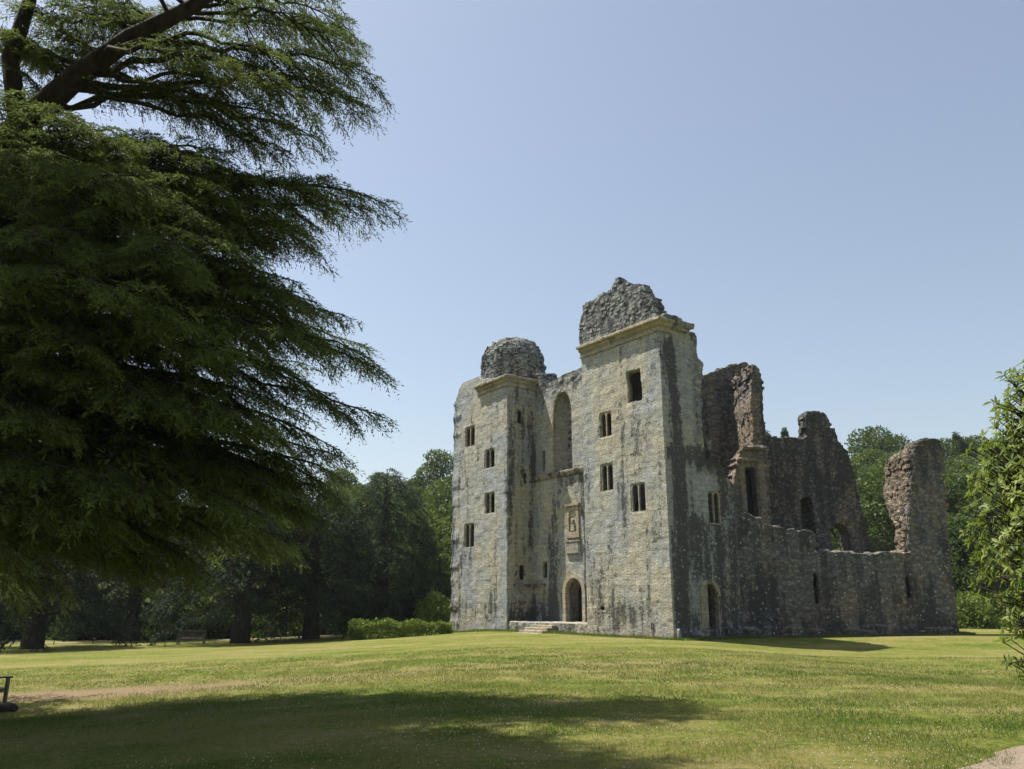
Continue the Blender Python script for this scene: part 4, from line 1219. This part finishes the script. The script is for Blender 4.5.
hx0, hx1 = (357 - 512) / 836 * 59, (449.5 - 512) / 836 * 59
shrub("hedge", shrub_mesh(41, (hx1 - hx0) / 2, .7, 1.0, 9000, .16, True), M_HEDGE, (hx0 + hx1) / 2, 59, 1, "low clipped bright green hedge running to the castle's left corner", cat="hedge", h=.8)
shrub("shrub", shrub_mesh(42, 1.7, 1.6, 2.9, 5000, .22), M_HEDGE, (436 - 512) / 836 * 66, 66, 1, "rounded lime green shrub behind the low hedge beside the castle")
sm = [shrub_mesh(43, 2.2, 1.8, 2.8, 4500, .24), shrub_mesh(44, 1.6, 1.5, 2.2, 3500, .22)]
k = 0
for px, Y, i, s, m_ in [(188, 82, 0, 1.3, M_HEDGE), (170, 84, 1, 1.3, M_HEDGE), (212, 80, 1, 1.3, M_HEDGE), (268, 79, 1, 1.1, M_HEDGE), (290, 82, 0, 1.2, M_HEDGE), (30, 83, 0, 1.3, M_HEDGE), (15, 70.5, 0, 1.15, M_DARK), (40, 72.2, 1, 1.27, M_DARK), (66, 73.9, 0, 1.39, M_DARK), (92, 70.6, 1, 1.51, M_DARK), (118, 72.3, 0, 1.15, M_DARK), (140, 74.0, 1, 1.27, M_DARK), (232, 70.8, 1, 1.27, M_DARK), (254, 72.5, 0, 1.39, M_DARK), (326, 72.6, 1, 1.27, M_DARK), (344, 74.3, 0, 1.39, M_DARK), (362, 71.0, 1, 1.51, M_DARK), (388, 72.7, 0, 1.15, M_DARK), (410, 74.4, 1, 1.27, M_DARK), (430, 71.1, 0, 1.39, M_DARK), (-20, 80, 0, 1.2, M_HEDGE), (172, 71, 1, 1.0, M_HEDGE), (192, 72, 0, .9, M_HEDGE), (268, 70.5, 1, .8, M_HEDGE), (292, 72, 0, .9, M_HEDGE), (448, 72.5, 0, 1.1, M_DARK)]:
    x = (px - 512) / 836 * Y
    pale = m_ is M_HEDGE  # bright leaf colour paints sunlight here, the dark one paints shade

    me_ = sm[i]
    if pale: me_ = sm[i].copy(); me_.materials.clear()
    shrub("shrub", me_, m_, x, Y, s, "yellow green shrub between the cedar trunks, leaves coloured bright as if sunlit" if pale else "dark green shrub at the wood's edge under the cedars", "bright shrubs between the cedar trunks" if pale else "dark shrubs under the cedars", rz=k * 1.3, h=1.6); k += 1
for px, Y, i, s in [(962, 64, 0, .9), (985, 70, 1, 1.2), (940, 72, 0, 1.0)]:
    me_ = sm[i].copy(); me_.materials.clear()
    shrub("shrub", me_, M_PALE, (px - 512) / 836 * Y, Y, s, "light green shrub on the grass behind the castle's right end", "shrubs behind the castle's right end", rz=px, h=1.6)
# self-seeded growth on the ruined walls
for (px, py, o_, s, lab) in [(903, 545, 2.6, .33, "small green bush growing on the broken wall top beside the pier"), (838, 552, 9.5, 1.1, "leafy bush seen through the low arch in the inner wall")]:
    u, z = hx(px, py, o_); q = HEX + NH * o_ + DH * u
    me_ = sm[1].copy(); me_.materials.clear()
    b = shrub("shrub", me_, M_PALE, q.x, q.y, s, lab, h=1.4)
    b.location.z = 4.6 if o_ < 5 else 3.0


# rhododendron at the right edge
def rhododendron():
    r_ = np.random.default_rng(61); C0 = np.array([7.36, 9.0, 0.0])
    V = []; F = []; n0 = 0; tint = []
    lob = [((0, 0, 2.5), (2.0, 2.0, 2.4)), ((0, 0, 2.5), (2.0, 2.0, 2.4)), ((-.2, -.3, 3.7), (1.6, 1.5, 1.1)), ((-.45, -.4, 1.6), (1.55, 1.5, .9)), ((-.2, -.6, 2.6), (1.75, 1.5, .9))]
    shoots = []
    while len(shoots) < 10500:
        c, s = lob[r_.integers(len(lob))]; v = norm(r_.normal(0, 1, (1, 3)))[0]
        f = (r_.uniform(.75, 1.06) if len(shoots) < 7500 else r_.uniform(.5, .8)) * (.82 + .36 * vnoise((v * 2.2)[None] + 5, 3)[0])
        p = np.array(c) + v * np.array(s) * f
        if p[2] < .25: continue
        shoots.append((p, norm((v + np.array([0, 0, .55]) + r_.normal(0, .25, 3))[None])[0]))
    tb = Tubes()
    for j, (p, ax) in enumerate(shoots):
        k = r_.integers(7, 12); ref = norm(np.cross(ax, r_.normal(0, 1, 3))[None])[0]; ref2 = np.cross(ax, ref)
        ton = np.clip(r_.normal(.45, .3), 0, 1)
        tb.add([p - ax * .45, p], [.012, .006], 3)
        for q in range(k):
            a = q / k * 6.283 + r_.uniform(-.3, .3); ca = ref * math.cos(a) + ref2 * math.sin(a)
            el = r_.uniform(.0, .75); d = ca * math.cos(el) + ax * math.sin(el); w = norm(np.cross(d, ax)[None])[0]; up = np.cross(w, d)
            ln = r_.uniform(.06, .125); hw = ln * r_.uniform(.15, .2)
            b = p + ax * r_.uniform(-.03, .03); dr = -.12 * ln
            P = [b, b + d * ln * .3 + w * hw * .85 + up * hw * .25, b + d * ln * .65 + w * hw * .9 + up * (hw * .25 + dr * .4), b + d * ln + up * dr,
                 b + d * ln * .65 - w * hw * .9 + up * (hw * .25 + dr * .4), b + d * ln * .3 - w * hw * .85 + up * hw * .25]
            m1 = b + d * ln * .5 + up * dr * .2
            V += P; F += [(n0, n0 + 1, n0 + 2, n0 + 3), (n0, n0 + 3, n0 + 4, n0 + 5)]; n0 += 6
            t_ = np.clip(ton + r_.normal(0, .12), 0, 1); tint += [t_, t_]
    root = empty("rhododendron", (C0[0], C0[1], gz(C0[0], C0[1])))
    link_mesh("foliage", np_mesh("foliage", np.array(V), np.array(F), 4, {"tint": ('FACE', np.array(tint))}), M_RHODO, root)
    for k in range(14):
        a = k * .9; e = np.array([math.cos(a) * 1.4, math.sin(a) * 1.3, r_.uniform(1.6, 3.4)])
        tb.add([(math.cos(a) * .2, math.sin(a) * .2, -.1), e * np.array([.45, .45, .5]), e], [.06, .04, .015], 6)
    link_mesh("stem", tb.mesh("stem"), M_BARK, root)
    tag(root, "tall rhododendron bush with glossy yellow green leaves at the right edge", "bush")


rhododendron()


# ------------------------------------------------------------------ benches
def bench(loc, rz, label, w=1.6):
    root = empty("park_bench", loc, rz); h = w / 2
    def part(name, boxes):
        bm = bmesh.new()
        for lo, hi in boxes: bm_box(bm, lo, hi)
        bmesh.ops.bevel(bm, geom=list(bm.edges), offset=.006, segments=1, affect='EDGES')
        me = bpy.data.meshes.new(name); bm.to_mesh(me); bm.free()
        return link_mesh(name, me, M_WOOD, root)
    part("seat", [((-h, -.24 + k * .095, .42), (h, -.24 + k * .095 + .08, .45)) for k in range(5)] + [((-h, -.22, .35), (h, -.19, .418))])
    bk = part("backrest", [((-h + .05, .27, .86), (h - .05, .31, .95)), ((-h + .05, .265, .52), (h - .05, .30, .58))] + [((-h + .16 + k * (w - .36) / 11, .275, .58), (-h + .20 + k * (w - .36) / 11, .298, .86)) for k in range(12)])
    for s in (-1, 1):
        x0, x1 = sorted((s * h, s * (h - .07)))
        part("leg", [((x0, -.27, 0), (x1, -.20, .64))]); part("leg", [((x0, .25, 0), (x1, .32, .96))])
        part("armrest", [((x0 - .015, -.32, .64), (x1 + .015, .25, .68))])
    tag(root, label, "bench", "park benches")


bx, by = (199.5 - 512) / 836 * 58.5, 58.5
bench((bx, by, gz(bx, by)), R(8), "distant wooden bench on the far lawn edge under the cedars", 1.75)
def ground_at(px, py):
    r_ = ray(px, py); Y = 5.0
    while Y < 200:
        p = np.array(EYE) + r_ * (Y / r_[1])
        if p[2] < gz(p[0], p[1]): break
        Y += .05
    return Vector((p[0], p[1], gz(p[0], p[1])))


q = ground_at(9.5, 709)
bench((q.x - .34, q.y - .80, gz(q.x, q.y - .80)), R(93), "wooden bench cut off by the photo's left edge, beside the worn earth", 1.7)
# boulder at its foot
bm = bmesh.new(); bmesh.ops.create_icosphere(bm, subdivisions=4, radius=.2)
for v in bm.verts: v.co = Vector((v.co.x * 1.2, v.co.y, v.co.z * .62)) * (1 + .3 * (fbm(np.array([v.co[:]]) * 4, 3, 5)[0] - .5))
me = bpy.data.meshes.new("boulder"); bm.to_mesh(me); bm.free()
bo = link_mesh("boulder", me, make_simple("dark_stone", (.02, .018, .015), (.055, .047, .04), 5), smooth=True)  # stone coloured near black all over
q = ground_at(5, 712)
bo.location = (q.x, q.y, q.z + .07)
tag(bo, "low dark boulder lying at the foot of the near bench", "stone")


# ------------------------------------------------------------------ grass and clover on the near lawn
def grass():
    r_ = np.random.default_rng(71); n = 420000
    Y = 6.2 * np.exp(r_.uniform(0, 1, n) * math.log(36 / 6.2)); X = r_.uniform(-.68, .68, n) * Y
    cl = fbm(np.stack([X * 1.4, Y * 1.4, 0 * X], -1), 3, 14); dry = fbm(np.stack([X * .35, Y * .5, 0 * X], -1), 4, 15)
    bareg = np.exp(-(((X + 11.5) / 5.5) ** 2 + ((Y - 22.6 - (X + 11.5) * .12) / 1.9) ** 2))
    keep = (cl > r_.uniform(.22, .6, n)) & (r_.uniform(0, 1, n) > bareg * 1.1) & ~((X > 3.2 + (Y - 6) * .62) & (Y < 12))
    X, Y, cl, dry = X[keep], Y[keep], cl[keep], dry[keep]; n = len(X)
    foot = [P1 + E1 * -22.6 + E2 * -.05, P1 + E1 * -15.2 + E2 * -.05, P1 + E1 * -6.9 + E2 * -.05, P1 + E1 * .05 + E2 * -.05, P1 + E1 * .25 + E2 * 1, P1 + E1 * .2 + E2 * 5.5, HEX + DH * 13.2 - NH * .3, HEX + DH * 13.3 + NH * 2]
    m = 26000; si = r_.integers(0, len(foot) - 1, m); st = r_.uniform(0, 1, m)
    fx = np.array([p[:] for p in foot]); fp = fx[si] + (fx[si + 1] - fx[si]) * st[:, None]
    dv = norm(fx[si + 1] - fx[si]); off_ = np.abs(r_.normal(0, .28, m))
    X = np.concatenate([X, fp[:, 0] + dv[:, 1] * off_]); Y = np.concatenate([Y, fp[:, 1] - dv[:, 0] * off_])
    cl = np.concatenate([cl, .6 + 1.5 * fbm(fp * .8, 3, 77) ** 2]); dry = np.concatenate([dry, .45 + 0 * st]); n = len(X)
    C = np.stack([X, Y, ground_z(X, Y) - .005], -1)
    D = norm(np.stack([r_.normal(0, .6, n), r_.normal(0, .6, n), np.ones(n)], -1)); W = norm(np.cross(D, r_.normal(0, 1, (n, 3))))
    sc = np.where(Y > 37, 5.0, np.clip(Y / 11, .75, 2.0))
    ln = r_.uniform(.022, .062, n) * (.7 + .8 * cl) * sc ** .5; hw = r_.uniform(.0022, .0042, n) * sc
    V, F = leaf_quads(C, D, W, ln, hw, .35)
    tint = np.clip((dry - .5) * 4.0 + .45 + r_.normal(0, .18, n) + .35 * (r_.uniform(0, 1, n) < .12), 0, 1)
    o = link_mesh("grass", np_mesh("grass", V, F, 4, {"tint": ('FACE', tint)}), M_GRASSB)
    tag(o, "short patchy mown grass of the lawn in front of the castle", "grass", kind="stuff")
    # clover heads and pale dry tips
    m = 4200; Y = 7 * np.exp(r_.uniform(0, 1, m) * math.log(24 / 7)); X = r_.uniform(-.66, .66, m) * Y
    cl = fbm(np.stack([X * .5, Y * .6, 0 * X], -1), 3, 19); k = (cl > r_.uniform(.42, .62, m)) & (X < 3.0 + (Y - 6) * .6); X, Y = X[k], Y[k]; m = len(X)
    z = ground_z(X, Y) + r_.uniform(.03, .06, m); rad = r_.uniform(.004, .008, m)
    oct_ = np.array([(1, 0, 0), (0, 1, 0), (-1, 0, 0), (0, -1, 0), (0, 0, 1), (0, 0, -1)], float)
    fo_ = np.array([(0, 1, 4), (1, 2, 4), (2, 3, 4), (3, 0, 4), (1, 0, 5), (2, 1, 5), (3, 2, 5), (0, 3, 5)])
    V = (np.stack([X, Y, z], -1)[:, None] + oct_[None] * rad[:, None, None]).reshape(-1, 3)
    F = (fo_[None] + (np.arange(m) * 6)[:, None, None]).reshape(-1, 3)
    o = link_mesh("clover_flowers", np_mesh("clover", V, F, 3), M_CLOVER)
    tag(o, "tiny white clover heads scattered through the near lawn", "flowers", kind="stuff")


grass()


# ------------------------------------------------------------------ summer haze
bm = bmesh.new(); bm_box(bm, (-415, -130, -3.5), (435, 715, 62))
me = bpy.data.meshes.new("haze"); bm.to_mesh(me); bm.free()
hm = bpy.data.materials.new("haze"); hm.use_nodes = True
hn = hm.node_tree; hn.nodes.clear()
pv = hn.nodes.new("ShaderNodeVolumePrincipled"); ho = hn.nodes.new("ShaderNodeOutputMaterial")
pv.inputs["Color"].default_value = (.86, .92, 1.0, 1); pv.inputs["Density"].default_value = .00016; pv.inputs["Anisotropy"].default_value = .2
hn.links.new(pv.outputs[0], ho.inputs["Volume"])
hz = link_mesh("haze", me, hm); hz["kind"] = "stuff"
tag(hz, "thin pale summer haze filling the air over the whole valley", "haze", kind="stuff")
